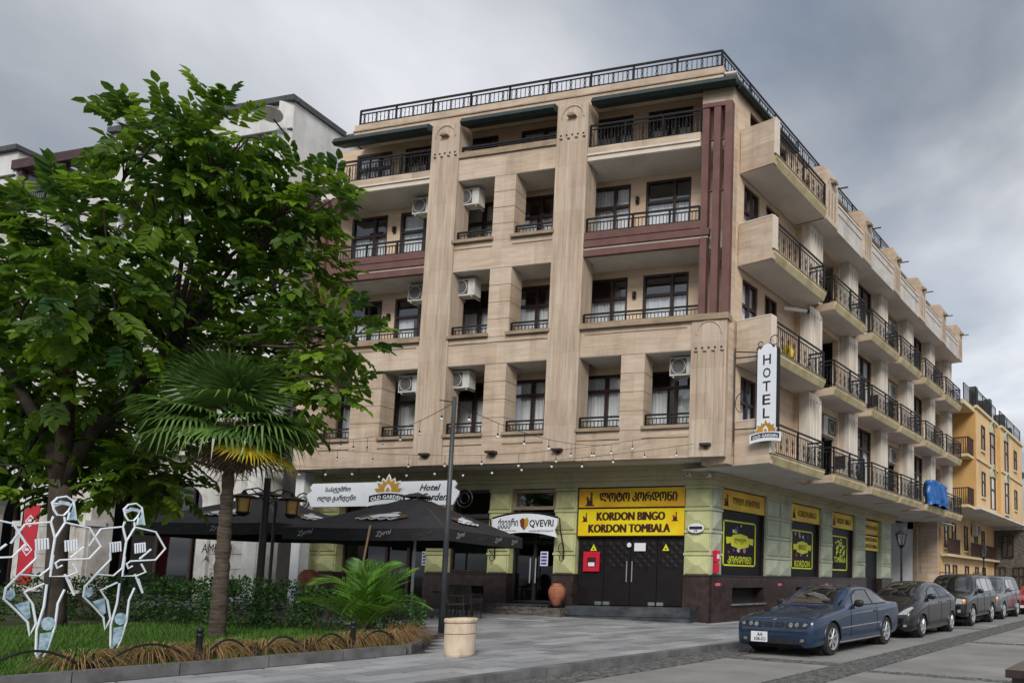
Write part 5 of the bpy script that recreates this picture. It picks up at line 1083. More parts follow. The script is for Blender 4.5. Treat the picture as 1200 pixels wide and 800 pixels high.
# dry ornamental grass along the kerb
def clump(x, y, r, h, label, mat='dry', n=260, name='grass_clump', lean=(.0,.0)):
    g = MB(); g.cols = []; z = gg(x)
    for k in range(n):
        a = rnd.random()*6.283; q = r*.35*math.sqrt(rnd.random()); bx, by = x+q*math.cos(a), y+q*math.sin(a); a2 = a+rnd.uniform(-.8,.8); ln = r*rnd.uniform(.6,1.25); hh = h*rnd.uniform(.55,1.15)
        ca, sa = math.cos(a2), math.sin(a2); px, py = -sa*.006, ca*.006; pts = []
        for f_, zf in ((0,0),(.3,.75),(.62,1.0),(.9,.72),(1.12,.25)):
            pts.append((bx+ln*f_*ca+lean[0]*f_*f_, by+ln*f_*sa+lean[1]*f_*f_, max(z+.005-.1*f_, z+hh*zf)))
        n0 = len(g.v)
        for i, p in enumerate(pts): w_ = 1.-.2*i; g.v += [(p[0]-px*w_,p[1]-py*w_,p[2]),(p[0]+px*w_,p[1]+py*w_,p[2])]
        g.f += [(n0+2*i,n0+2*i+1,n0+2*i+3,n0+2*i+2) for i in range(4)]; t = rnd.random(); g.cols += [(t,)*3]*10
    return tag(g.build(name, M[mat], fix=False), label, 'grass', 'dry grass clumps along the garden kerb')
cl_pos = [(-12.28,3.35,'in front of the right dancing figure'),(-12.28,4.05,'left of the first black bollard'),(-12.30,4.72,'right of the first black bollard'),(-12.28,5.35,'below the fan palm trunk'),(-12.30,6.0,'left of the second black bollard'),(-12.30,6.62,'right of the second black bollard'),(-12.25,7.2,'near the corner of the kerb'),(-12.9,7.75,'at the foot of the young palm'),(-13.5,8.15,'beside the slim dark pole')]
for k, (x, y, lb) in enumerate(cl_pos): clump(x, y, .40+.05*rnd.random(), .21+.06*rnd.random(), 'dry tan grass clump '+lb, lean=(.18,.0))
for k in range(7):
    x, y = -12.45-.5*rnd.random(), 3.4+.62*k; o = clump(x, y, .32, .24, 'x', 'grass', 160, 'green_clump'); tag(o, 'low green grass tuft behind the '+('first','second','third','fourth','fifth','sixth','seventh')[k]+' kerb clump from the left', 'grass', 'green tufts behind the kerb')
# hoop fence with bollards
def bollard(x, y, label):
    t = thing('bollard', label, 'bollard', (x,y,.12), 'black garden bollards'); MB().lathe([(.055,0),(.055,.10),(.045,.14),(.035,.40),(.048,.43),(.048,.45),(.036,.47)],(x,y,.14),12).build('post', M['iron'], t, smooth=True); MB().lathe([(.03,.465),(.043,.49),(.046,.515),(.036,.545),(.0,.56)],(x,y,.14),12).build('knob', M['iron'], t, smooth=True)
bollard(-11.80,4.36,'black iron bollard in front of the fan palm'); bollard(-11.80,6.34,'black iron bollard in front of the young palm'); bollard(-11.80,2.3,'black iron bollard at the left edge of the garden')
def hoops(y0, y1, n, label):
    t = thing('hoop_fence', label, 'fence', (-11.80,(y0+y1)/2,.12), 'hoop fence sections along the garden'); L_ = (y1-y0)/n
    for k in range(n):
        a, b = y0+k*L_, y0+(k+1)*L_; MB().tube([(-11.80,a+(b-a)*(q/14),.20+.30*math.sin(math.pi*q/14)) for q in range(15)],.016,6).build('hoop', M['iron'], t)
        MB().tube([(-11.80,a-L_*.12+(b-a)*1.24*(q/14),.20+.06-.16*math.sin(math.pi*q/14)*.6) for q in range(15)],.013,6).build('hoop', M['iron'], t)
    for k in range(1, n):
        q = y0+k*L_; MB().tube([(-11.80,q-.09,.13),(-11.80,q-.06,.34),(-11.80,q,.22),(-11.80,q+.06,.34),(-11.80,q+.09,.13)],.014,5).build('spike', M['iron'], t); MB().tube([(-11.80,q,.13),(-11.80,q,.42)],.014,5).build('spike', M['iron'], t); MB().lathe([(.0,0),(.016,.015),(.0,.035)],(-11.80,q,.41),6).build('finial', M['iron'], t)
hoops(2.3,4.36,2,'black iron hoop fence in front of the dancing figures'); hoops(4.36,6.34,3,'black iron hoop fence between the two bollards'); hoops(6.34,7.15,1,'black iron hoop fence right of the second bollard'); hoops(.4,2.3,2,'black iron hoop fence at the far left of the garden')
# ---------------------------------------------------------------- big leafy tree
def leaflet(mb, o, d, n, ln, wd, tint):
    d = d.normalized(); s_ = d.cross(n); s_ = s_.normalized() if s_.length > 1e-5 else d.orthogonal(); n = s_.cross(d)
    b = len(mb.v); f_ = n*wd*.35; dr = -n*ln*.12
    for p in (o, o+d*ln*.33+s_*wd+f_, o+d*ln*.72+s_*wd*.72+f_+dr*.5, o+d*ln+dr, o+d*ln*.72-s_*wd*.72+f_+dr*.5, o+d*ln*.33-s_*wd+f_): mb.v.append(tuple(p))
    mb.f += [(b,b+1,b+2,b+3),(b,b+3,b+4,b+5)]; mb.cols += [(tint,)*3]*6
def spray(mb, o, d, n, L_, tint, k=4, r=rnd):
    d = d.normalized(); s_ = d.cross(n); s_ = s_.normalized() if s_.length > 1e-4 else d.orthogonal(); n = s_.cross(d)
    for i in range(k):
        f_ = .25+.7*i/k; p = o+d*L_*f_-Vector((0,0,.10*L_*f_*f_))
        for sg in (-1,1): leaflet(mb, p, d*.55+s_*sg*.85+Vector((0,0,-.25+r.uniform(-.2,.2))), n+Vector((r.uniform(-.35,.35),r.uniform(-.35,.35),0)), L_*r.uniform(.34,.47), L_*r.uniform(.10,.14), min(1,max(0,tint+r.uniform(-.12,.12))))
    leaflet(mb, o+d*L_*.92-Vector((0,0,.1*L_)), d+Vector((0,0,-.3)), n, L_*.42, L_*.13, tint)
LOBES = [(-15.86,4.98,9.38,0.98),(-15.91,4.40,9.44,0.58),(-15.35,5.38,9.89,0.77),(-15.64,6.01,9.40,1.01),(-15.01,6.53,9.34,0.64),(-14.73,6.87,9.27,0.45),(-16.79,5.80,8.90,1.06),(-15.41,6.41,8.40,0.93),(-15.96,4.66,8.41,0.84),(-17.18,3.57,7.30,0.89),(-15.89,3.92,7.08,0.86),(-19.22,3.21,7.30,1.09),(-17.95,3.63,6.25,1.14),(-16.09,4.11,5.93,1.16),(-16.50,5.07,6.85,0.96),(-21.07,3.45,5.92,1.51),(-18.85,4.34,5.18,1.47),(-18.05,5.29,5.50,1.36),(-17.59,6.01,6.18,1.14),(-16.28,6.43,7.18,1.04),(-15.33,6.75,7.29,0.77),(-14.55,6.90,6.24,0.75),(-14.03,7.05,5.78,0.46),(-15.78,6.82,5.98,1.04),(-14.10,6.91,4.99,0.49),(-15.37,6.78,4.86,0.64),(-20.73,4.17,4.24,1.12),(-20.44,5.06,4.12,1.08),(-19.55,5.72,4.16,1.18),(-18.34,6.03,3.84,0.80),(-22.45,3.59,4.38,1.41),(-22.53,5.10,7.09,1.57),(-20.89,6.37,6.83,1.60),(-17.99,6.92,5.96,1.13),(-21.99,5.92,5.42,1.60),(-19.50,4.20,3.21,0.65),(-19.32,5.20,3.25,0.78),(-18.11,5.66,3.33,0.69)]
LOBES = [(x, y, z-.42*min(1,max(0,(z-7.6)/1.5)), r) for x,y,z,r in LOBES]
tree = thing('broadleaf_tree', 'big leafy green tree with a dark trunk on the left of the hotel', 'tree', (-18.98,4.76,.28))
tk = MB(); fork = Vector((-18.75,4.6,3.2)); tk.tube([(-18.98,4.76,.2),(-18.97,4.75,.6),(-18.88,4.68,1.8),fork],[.22,.165,.145,.16],14); tk.build('trunk', M['bark'], tree, smooth=True)
LI = [(Vector((-18.47,4.5,4.6)),Vector((-18.2,4.4,6.2))),(Vector((-18.35,4.98,4.35)),Vector((-17.2,5.5,5.8))),(Vector((-19.3,4.4,4.2)),Vector((-20.6,4.2,5.4)))]
limb_pts = []
for a, b in LI:
    m = MB(); m.tube([fork-Vector((0,0,.15)),fork.lerp(a,.5)+Vector((.02,0,.08)),a,a.lerp(b,.5),b],[.14,.125,.11,.09,.065],9); m.build('limb', M['bark'], tree, smooth=True); limb_pts += [a,a.lerp(b,.5),b]
for x,y,z,r in LOBES:
    c = Vector((x,y,z)); s_ = min(limb_pts, key=lambda p: (p-c).length+max(0,p.z-c.z)*.5); mid = s_.lerp(c,.5)+Vector((rnd.uniform(-.2,.2),rnd.uniform(-.2,.2),rnd.uniform(.0,.3)))
    m = MB(); m.tube([s_,mid,c],[.05,.035,.015],6)
    for k in range(5): d = Vector((rnd.uniform(-1,1),rnd.uniform(-1,1),rnd.uniform(-.6,1))).normalized(); m.tube([mid.lerp(c,.6),c.lerp(c+d*r,.5)+Vector((0,0,.05)),c+d*r*.92],[.016,.012,.006],4)
    m.build('branch', M['bark'], tree)
crown = MB(); crown.cols = []; ind = []
camp = Vector((0,0,1.41))
for x,y,z,r in LOBES:
    c = Vector((x,y,z)); n = int(47*r**1.75)+8
    for k in range(n):
        d = Vector((rnd.gauss(0,1),rnd.gauss(0,1),rnd.gauss(0,1)*.9+.15)).normalized(); q = r*(.30+.55*rnd.random()**.6)*rnd.uniform(.9,1.10)
        o = c+d*q; out_ = (d+Vector((rnd.uniform(-.6,.6),rnd.uniform(-.6,.6),rnd.uniform(-.55,.35)))).normalized(); nn = Vector((rnd.uniform(-.5,.5),rnd.uniform(-.5,.5),1))
        t = rnd.random()**1.6*.75+(.30 if rnd.random() < .05 else 0); L_ = rnd.uniform(.40,.62)
        if q > r*.76: ind.append(((o-camp).length, o, out_, nn, L_, t))
        else: spray(crown, o, out_, nn, L_, t)
ind.sort(key=lambda e: e[0])
sm = []
for k in range(6):
    m = MB(); m.cols = []; spray(m, Vector((0,0,0)), Vector((1,0,0)), Vector((0,0,1)), 1., .08+.13*k); me = m.mesh('leaf', M['leaf'], (0,0,0), fix=False); sm.append(me)
for k, (dd, o, out_, nn, L_, t) in enumerate(ind):
    if k < 290:
        s_ = out_.cross(nn).normalized(); n2 = s_.cross(out_); mt = Matrix((out_, -s_, n2)).transposed()
        shared('leaf', sm[min(5,int(t*6.5))], o, tree, mt.to_euler(), (L_,)*3)
    else: spray(crown, o, out_, nn, L_, t)
stuff(crown.build('crown', M['leaf'], tree, fix=False))
# ---------------------------------------------------------------- fan palm
fp = Vector((-15.25,5.88,.2)); fpt = thing('fan_palm', 'fan palm with a shaggy trunk and dead brown fronds under the tree', 'palm', fp)
prof = [(0.15 if k == 0 else .128-.0016*k+.008*math.sin(k*2.1)+.006*(k%2), k*.105) for k in range(37)]
MB().lathe(prof, fp, 12, lambda q: Vector((q.x+.05*q.z*.4,q.y-.03*q.z*.6,q.z))).build('trunk', M['palmbark'], fpt, smooth=True); top = fp+Vector((.082,-.074,3.86))
sk = MB(); sk.cols = []
for k in range(420):
    a = rnd.random()*6.283; z = rnd.uniform(-.35,.25); r0 = .15; ln = rnd.uniform(.25,.6); o = top+Vector((r0*math.cos(a),r0*math.sin(a),z)); e = o+Vector((.22*math.cos(a),.22*math.sin(a),-ln)); w_ = Vector((-math.sin(a),math.cos(a),0))*.008
    b = len(sk.v); sk.v += [tuple(o-w_),tuple(o+w_),tuple(e)]; sk.f.append((b,b+1,b+2)); sk.cols += [(rnd.random(),)*3]*3
stuff(sk.build('trunk_fibres', M['palmdead'], fpt, fix=False))
def fan(mb, rad, tint, spread=200, seg=30, droop=.25, wid=.035):
    o = Vector((0,0,0)); pet = .55*rad
    b = len(mb.v); mb.v += [(-pet,.010,0),(-pet,-.010,0),(0,-.008,.0),(0,.008,.0)]; mb.f.append((b,b+1,b+2,b+3)); mb.cols += [(tint,)*3]*4
    for k in range(seg):
        a = R_(-spread/2+spread*k/(seg-1)); ln = rad*(.78+.22*math.cos(a*.6))*rnd.uniform(.93,1.05); d = Vector((math.cos(a),math.sin(a),.0)); s_ = Vector((-d.y,d.x,0))
        b = len(mb.v); zf = .02*((k%2)*2-1)
        P = [d*.03, d*ln*.5+s_*wid*rad*1.1+Vector((0,0,zf-droop*.18*rad)), d*ln*.5-s_*wid*rad*1.1+Vector((0,0,-zf-droop*.18*rad)), d*ln*.8+s_*wid*rad*.6+Vector((0,0,-droop*.45*rad)), d*ln*.8-s_*wid*rad*.6+Vector((0,0,-droop*.45*rad)), d*ln+Vector((0,0,-droop*rad*rnd.uniform(.7,1.3)))]
        mb.v += [tuple(p) for p in P]; mb.f += [(b,b+2,b+1),(b+1,b+2,b+4,b+3),(b+3,b+4,b+5)]; t = min(1,max(0,tint+rnd.uniform(-.15,.15))); mb.cols += [(t,)*3]*6
fm = []
for k, (mt, tn, dr) in enumerate((('palmleaf',.2,.32),('palmleaf',.45,.45),('palmleaf',.7,.6),('palmyellow',.6,.35),('palmdead',.5,.9),('palmdead',.8,1.1))):
    m = MB(); m.cols = []; fan(m, 1., tn, 210 if k < 4 else 130, 32 if k < 4 else 22, dr); fm.append(m.mesh('frond', M[mt], (0,0,0), fix=False))
def put_fan(me, az_, el, petl, sc):
    d = Vector((math.cos(az_)*math.cos(el),math.sin(az_)*math.cos(el),math.sin(el))); o = top+d*petl*1.0+Vector((0,0,.1)); s_ = Vector((-math.sin(az_),math.cos(az_),0)); n = d.cross(s_)
    shared('frond', me, o, fpt, Matrix((d,s_,n)).transposed().to_euler(), (sc,)*3)
for k in range(36):
    el = R_(rnd.uniform(-18,75) if k > 10 else rnd.uniform(-15,18)); put_fan(fm[k%3], k*2.399, el, rnd.uniform(.52,.82), rnd.uniform(.70,.95))
for az_, el, q_ in ((-.1,-.50,.95),(.75,-.6,.9)): put_fan(fm[3], az_, el, q_, .55)
for k in range(8): put_fan(fm[4+k%2], k*.79+.2, R_(rnd.uniform(-78,-45)), .26, rnd.uniform(.5,.68))
# ---------------------------------------------------------------- young feather palm
yp = Vector((-13.75,7.6,.25)); ypt = thing('feather_palm', 'young palm with long feathery fronds by the kerb corner', 'palm', yp)
def feather(L_, arch, tint, n=28):
    m = MB(); m.cols = []; P = []
    for i in range(13): f_ = i/12; P.append(Vector((L_*f_*(1-.12*f_),0,L_*arch*(math.sin(f_*2.3)*.42-.30*f_*f_))))
    m.tube(P,[.016-.001*i for i in range(13)],4); m.cols += [(.3,)*3]*len(m.v)
    for i in range(n):
        f_ = .14+.86*i/n; q = f_*12; k = min(11,int(q)); p = P[k].lerp(P[k+1],q-k); d = (P[k+1]-P[k]).normalized(); ll = L_*(.34*math.sin(math.pi*(.15+.8*f_))+.05)
        for sg in (-1,1):
            v = (d*.75+Vector((0,sg*.8,.28+rnd.uniform(-.15,.15)))).normalized(); w_ = Vector((0,0,1)).cross(v).normalized()*.0085; b = len(m.v); e = p+v*ll+Vector((0,0,-ll*.22)); md = p+v*ll*.5
            m.v += [tuple(p),tuple(md+w_),tuple(e),tuple(md-w_)]; m.f.append((b,b+1,b+2,b+3)); t = min(1,max(0,tint+rnd.uniform(-.15,.2))); m.cols += [(t,)*3]*4
    return m.mesh('frond', M['feather'], (0,0,0), fix=False)
ff = [feather(1.,a,t) for a,t in ((.5,.35),(.9,.55),(.2,.7))]
for k in range(22):
    az_ = k*2.399+.3; el = R_(rnd.choice((18,30,45,60,72))+rnd.uniform(-6,6)); d = Vector((math.cos(az_)*math.cos(el),math.sin(az_)*math.cos(el),math.sin(el))); s_ = Vector((-math.sin(az_),math.cos(az_),0)); n = d.cross(s_); n = n if n.z >= 0 else -n
    s_ = n.cross(d); shared('frond', ff[k%3], yp+Vector((0,0,.12)), ypt, Matrix((d,s_,n)).transposed().to_euler(), (rnd.uniform(1.15,1.65),)*3)
MB().lathe([(.10,0),(.13,.1),(.09,.28),(.04,.4)],yp,10).build('trunk', M['palmbark'], ypt)
# ---------------------------------------------------------------- hedge shrubs
SH = [(-19.6,6.1,.62,1.0,'rightmost edge behind the dancing figure'),(-18.8,6.5,.60,.92,'x'),(-17.9,6.7,.62,.98,'x'),(-16.9,6.9,.66,1.02,'x'),(-16.2,7.35,.60,.95,'x'),(-15.5,7.75,.55,.85,'x'),(-14.2,8.35,.55,.88,'x'),(-13.55,8.1,.45,.66,'x'),(-20.6,5.7,.60,.9,'x'),(-21.6,5.2,.6,.9,'x'),(-20.0,3.9,.5,.7,'x')]
LBS = ['dark green hedge shrub right behind the rightmost dancing figure','dark green hedge shrub just left of the fan palm trunk','dark green hedge shrub behind the fan palm trunk','bright topped hedge shrub right of the lantern post base','dark green hedge shrub left of the young palm','dark green hedge shrub directly behind the young palm','rounded shrub right of the young palm by the slim pole','low bright shrub at the kerb end near the planter','dark hedge shrub between the two dancing figures','dark hedge shrub behind the middle dancing figure','low shrub behind the leftmost dancing figure']
for k, (x,y,r,h,_) in enumerate(SH):
    z = gg(x); t = thing('shrub', LBS[k], 'shrub', (x,y,z), 'hedge shrubs along the terrace'); m = MB(); m.cols = []
    n = int(2300*r*h)
    for i in range(n):
        d = Vector((rnd.gauss(0,1),rnd.gauss(0,1),rnd.gauss(0,1))).normalized(); q = (.55+.5*rnd.random()**.5); p = Vector((x+d.x*r*q*1.05,y+d.y*r*q*1.05,z+h*.5+d.z*h*.52*q)); bump = .06*math.sin(p.x*9)*math.sin(p.y*8+p.z*7); p += d*bump
        if p.z < z+.04: continue
        nd = (d+Vector((rnd.uniform(-.7,.7),rnd.uniform(-.7,.7),rnd.uniform(-.2,.8)))).normalized(); tt = rnd.random()**1.5*.7+(.25 if k in (3,6,7) else 0)
        leaflet(m, p, nd, Vector((rnd.uniform(-1,1),rnd.uniform(-1,1),1)), rnd.uniform(.05,.085), rnd.uniform(.014,.024), tt)
    stuff(m.build('foliage', M['hedge'], t, fix=False)); st_ = MB()
    for i in range(5): a = i*1.26; st_.tube([(x+.05*math.cos(a),y+.05*math.sin(a),z),(x+r*.45*math.cos(a),y+r*.45*math.sin(a),z+h*.6)],[.018,.008],5)
    st_.build('stems', M['bark'], t)
# ---------------------------------------------------------------- wire dancers
M['led'] = pmat('white_light_tube', (.74,.80,.86), None, rough=.35); M['net'] = pmat('pale_blue_mesh_sheet', (.16,.27,.35), (.46,.62,.72), (14,14,14), .5); M['boot'] = pmat('dark_base', (.02,.025,.03))
STR = [[(195,100),(215,76),(250,68),(278,84),(285,112)],[(198,100),(207,126),(222,144),(246,144),(262,126),(272,98),(198,100)],[(203,112),(235,98),(272,104)],[(280,92),(297,160),(264,160),(268,130)],
 [(105,187),(200,173),(207,150)],[(200,173),(222,235)],[(250,150),(255,172),(222,235)],[(222,235),(216,350),(180,383),(105,378)],[(255,172),(355,188),(408,260),(365,312),(250,320),(234,332),(243,352),(262,340)],[(340,265),(290,310)],
 [(222,300),(220,385),(285,383),(325,366),(300,330)],[(155,285),(160,315),(105,378)],[(275,375),(320,458),(292,395)],[(105,378),(62,430),(60,470),(110,515),(155,560),(166,610),(186,566),(165,490),(130,445),(200,412)],
 [(210,415),(208,500),(190,590),(197,680),(215,710)],[(280,435),(260,490),(258,580),(240,660),(222,710)],[(105,187),(80,230),(62,262)]]
FILL = [[(204,112),(235,100),(270,104),(262,90),(225,86)],[(282,100),(296,158),(266,158)],[(66,440),(64,466),(82,476),(98,458),(92,432)],[(100,492),(150,478),(162,540),(150,548)],[(205,604),(250,600),(238,660),(205,690)],[(276,384),(318,452),(290,400)]]
BALLS = [(230,567,26)]
def dancer(x, y, label, flip=1, sc=.00340, arm=True):
    z = gg(x); t = thing('dancing_figure', label, 'sculpture', (x,y,z), 'outlined dancing figures on the lawn'); W = lambda a, b, d=0: Vector((x+d, y+(a-215)*sc*.72, z+(712-b)*sc*1.02))
    for s_ in STR: MB().tube([W(a,b) for a,b in s_],.0135,6).build('outline_tube', M['led'], t)
    for f_ in FILL: MB().prism([W(a,b,-.012) for a,b in f_],[W(a,b,.012) for a,b in f_]).build('mesh_panel', M['net'], t)
    for a,b,r in BALLS: MB().prism([W(a+r*math.cos(k/12*6.283),b+r*math.sin(k/12*6.283),-.014) for k in range(12)],[W(a+r*math.cos(k/12*6.283),b+r*math.sin(k/12*6.283),.014) for k in range(12)]).build('knee_disc', M['net'], t)
    for bx, n in ((150,5),(262,5)):
        for k in range(n): a = bx+k*11; MB().tube([W(a,242-k*1.5,.01),W(a+6,286-k*2,.01)],.011,5).build('cartridge', M['led'], t)
        MB().tube([W(bx-3,246,.0),W(bx+48,238,.0)],.010,5).build('cartridge_band', M['led'], t)
    MB().tube([W(205,700),W(212,716)],.03,6).build('foot', M['boot'], t); MB().box(x-.12,x+.12,y-.12,y+.12,z-.05,z+.02).build('base_plate', M['boot'], t)
    MB().tube([W(222,235,-.03),W(222,715,-.03)],.012,5).build('support_rod', M['boot'], t)
dancer(-13.85,4.12,'rightmost white outlined dancing figure on the lawn'); dancer(-13.40,3.27,'white outlined dancing figure in front of the tree trunk'); dancer(-13.15,2.5,'leftmost white outlined dancing figure, cut by the picture edge')
# ---------------------------------------------------------------- parked cars
def paint(name, c, c2, metal=.15, rough=.38):
    m = pmat(name, c, c2, (3,3,3), rough, metal=metal, coat=1., dirt=(.25,(2,2,2),(.6,.58,.55))); return m
M['carglass'] = pmat('tinted_car_glass', (.004,.006,.007), None, rough=.02, spec=1.0, coat=1.)
M['tyre'] = pmat('tyre_rubber', (.014,.014,.015), (.026,.026,.026), (20,20,20), .8)
M['alloy'] = pmat('alloy_rim', (.50,.51,.53), (.62,.63,.65), (8,8,8), .32, metal=.75)
M['chrome'] = pmat('chrome', (.65,.66,.68), None, rough=.12, metal=1.)
M['lens'] = pmat('headlight_lens', (.20,.22,.23), (.42,.45,.48), (26,26,26), .08, coat=1.)
M['lens2'] = pmat('dark_headlight_lens', (.08,.09,.095), (.24,.26,.27), (26,26,26), .08, coat=1.)
M['amberlens'] = pmat('amber_lens', (.55,.19,.02), (.65,.26,.04), (14,14,14), .15)
M['redlens'] = pmat('red_lens', (.35,.01,.01), (.45,.02,.02), (14,14,14), .15)
M['trim'] = pmat('black_trim', (.014,.014,.016), (.022,.022,.024), (9,9,9), .5)
def interp(keys, t, c):
    n = len(keys)
    if t <= keys[0][0]: return keys[0][c]
    for i in range(n-1):
        a, b = keys[i], keys[i+1]
        if a[0] <= t <= b[0]:
            h = b[0]-a[0]; u = (t-a[0])/h
            def slope(j):
                if j == 0 or j == n-1: k = (keys[1],keys[0]) if j == 0 else (keys[n-1],keys[n-2]); return (k[0][c]-k[1][c])/(k[0][0]-k[1][0])
                d0 = (keys[j][c]-keys[j-1][c])/(keys[j][0]-keys[j-1][0]); d1 = (keys[j+1][c]-keys[j][c])/(keys[j+1][0]-keys[j][0])
                return 0 if d0*d1 <= 0 else 2*d0*d1/(d0+d1)
            m0, m1 = slope(i)*h, slope(i+1)*h
            return (2*u**3-3*u*u+1)*a[c]+(u**3-2*u*u+u)*m0+(-2*u**3+3*u*u)*b[c]+(u**3-u*u)*m1
    return keys[-1][c]
def catmull(P, n):
    out_ = []; m = len(P)
    for i in range(m-1):
        p0, p1, p2, p3 = P[max(i-1,0)],P[i],P[i+1],P[min(i+2,m-1)]
        for k in range(n):
            u = k/n; out_.append(tuple(.5*((2*p1[j])+(-p0[j]+p2[j])*u+(2*p0[j]-5*p1[j]+4*p2[j]-p3[j])*u*u+(-p0[j]+3*p1[j]-3*p2[j]+p3[j])*u**3) for j in (0,1)))
    return out_+[P[-1]]
def car(xc, yf, keys, wr, axles, rw, pm, label, spec):
    L_ = keys[-1][0]; t = thing('parked_car', label, 'car', (xc,yf+L_/2,0), 'cars parked along the street')
    W = lambda x, y, z: (xc+x, yf+y, z)
    ts = [0,.015,.035,.06]; q = .06
    while q < L_-.10: q += .03; ts.append(q)
    ts += [L_-.07,L_-.045,L_-.02,L_]; ts = sorted(set(round(min(v,L_),4) for v in ts))
    rings = []
    for s_ in ts:
        zb, zt, zl, w_, cab = (interp(keys, s_, c) for c in (1,2,3,4,5)); r_ = .68*w_*(1-cab)+wr*cab
        zm = zb+(zl-zb)*.55; pts = [(w_*.80,zb),(w_*.965,zb+.05),(w_*1.0,zm),(w_*.992,zl-.075),(w_*.958,zl-.005),(w_*.90*(1-cab)+(w_*.94*.55+r_*.45)*cab,zl+(zt-zl)*(.42*(1-cab)+.42*cab)),(r_,zl+(zt-zl)*(.86-.0*cab)),(r_*.72,zl+(zt-zl)*.965),(0,zt)]
        rings.append(catmull(pts, 5))
    nr = len(rings[0]); b = MB(); full = []
    for s_, rg in zip(ts, rings):
        row = [(x,s_,z) for x,z in rg]+[(-x,s_,z) for x,z in reversed(rg[:-1])]; full.append(row)
    n2 = len(full[0])
    for row in full: b.v += [W(*p) for p in row]
    ai = [(a, rw) for a in axles]
    def inarch(i, j):
        c = [sum(full[p][k_][d] for p, k_ in ((i,j),(i+1,j),(i+1,j+1),(i,j+1)))/4 for d in range(3)]
        return any((c[1]-a)**2+(c[2]-rw)**2 < (rw*1.13)**2 and abs(c[0]) > .45 for a in axles)
    for i in range(len(full)-1):
        for j in range(n2-1):
            if not inarch(i, j): b.f.append((i*n2+j,(i+1)*n2+j,(i+1)*n2+j+1,i*n2+j+1))
    b.f.append(tuple(range(n2))); k0 = (len(full)-1)*n2; b.f.append(tuple(k0+j for j in reversed(range(n2))))
    solid = MB(); solid.v = b.v; solid.f = [(i*n2+j,(i+1)*n2+j,(i+1)*n2+j+1,i*n2+j+1) for i in range(len(full)-1) for j in range(n2-1)]+b.f[-2:]
    body = b.build('body', pm, t, smooth=True)
    md = body.modifiers.new('edges', 'EDGE_SPLIT'); md.split_angle = R_(50)
    tree_ = BVHTree.FromPolygons([Vector(p) for p in solid.v], solid.f)
    def patch(poly, mode, off, mat, name, par=None, cuts=4):
        bm = bmesh.new(); f_ = bm.faces.new([bm.verts.new((p[0],p[1],0)) for p in poly]); bmesh.ops.triangulate(bm, faces=[f_]); 
        bmesh.ops.subdivide_edges(bm, edges=bm.edges[:], cuts=cuts, use_grid_fill=True); bm.verts.ensure_lookup_table(); bm.verts.index_update(); m = MB()
        for v in bm.verts:
            a, c = v.co.x, v.co.y
            if mode == 'front': o, d = Vector(W(a,-2,c)), Vector((0,1,0))
            elif mode == 'rear': o, d = Vector(W(a,L_+2,c)), Vector((0,-1,0))
            elif mode == 'top': o, d = Vector(W(a,c,4)), Vector((0,0,-1))
            elif mode == 'right': o, d = Vector(W(3,a,c)), Vector((-1,0,0))
            else: o, d = Vector(W(-3,a,c)), Vector((1,0,0))
            h, nn, _, _ = tree_.ray_cast(o, d)
            if h is None: h, nn, _, _ = tree_.find_nearest(o+d*2.2)
            if nn.dot(d) > 0: nn = -nn
            m.v.append(tuple(h-d*off*.6+nn*off*.4))
        m.f = [tuple(v.index for v in f2.verts) for f2 in bm.faces]; bm.free()
        return m.build(name, mat, par or t, smooth=True)
    sym = lambda P: [(-x,z) for x,z in reversed(P)]
    for nm, P in spec.get('top', []): patch(P, 'top', .008, M['carglass'], nm)
    for side in ('right','left'):
        for P in spec['side_glass']:
            cx_ = sum(p[0] for p in P)/len(P); cz_ = sum(p[1] for p in P)/len(P)
            patch([(cx_+(p[0]-cx_)*1.0+(.03 if p[0] > cx_ else -.03), p[1]+(.022 if p[1] > cz_ else -.022)) for p in P], side, .004, M['trim'], 'window_trim'); patch(P, side, .009, M['carglass'], 'side_window')
        for P in spec.get('pillar', []): patch(P, side, .007, M['trim'], 'window_trim')
        sx = 1 if side == 'right' else -1
        for ya, za, yb2, zb2 in spec['lines']:     # door gaps and mouldings
            m = MB(); pt = []
            for k in range(9):
                f_ = k/8; o = Vector(W(3*sx,ya+(yb2-ya)*f_,za+(zb2-za)*f_)); h, nn, _, _ = tree_.ray_cast(o, Vector((-sx,0,0)))
                if h is not None: pt.append(h+Vector((sx*.002,0,0)))
            if len(pt) > 1: m.tube(pt,.006,4).build('door_gap', M['trim'], t)
        for P in spec.get('toplines', []):
            pt = [h+Vector((0,0,.002)) for h in (tree_.ray_cast(Vector(W(sx*x,y,4)), Vector((0,0,-1)))[0] for k in range(len(P)-1) for f_ in (0,.2,.4,.6,.8,1) for x,y in [(P[k][0]+(P[k+1][0]-P[k][0])*f_,P[k][1]+(P[k+1][1]-P[k][1])*f_)]) if h is not None]
            if len(pt) > 1: MB().tube(pt,.006,4).build('bonnet_gap', M['trim'], t)
        for ya, za, yb2, zb2 in spec.get('moulding', []):
            pt = [h+Vector((sx*.006,0,0)) for h in (tree_.ray_cast(Vector(W(3*sx,ya+(yb2-ya)*k/10,za+(zb2-za)*k/10)), Vector((-sx,0,0)))[0] for k in range(11)) if h is not None]
            if len(pt) > 1: MB().tube(pt,.011,5).build('moulding_highlight', M['alloy'], t)  # pale tubes: side moulding, also painting the highlight lines on flank and sill
        for ya, za in spec['handles']:
            h, nn, _, _ = tree_.ray_cast(Vector(W(3*sx,ya,za)), Vector((-sx,0,0)))
            if h is not None: MB().box(h.x-.01,h.x+.02 if sx > 0 else h.x-.02,h.y-.09,h.y+.09,h.z-.014,h.z+.014).build('door_handle', pm, t)
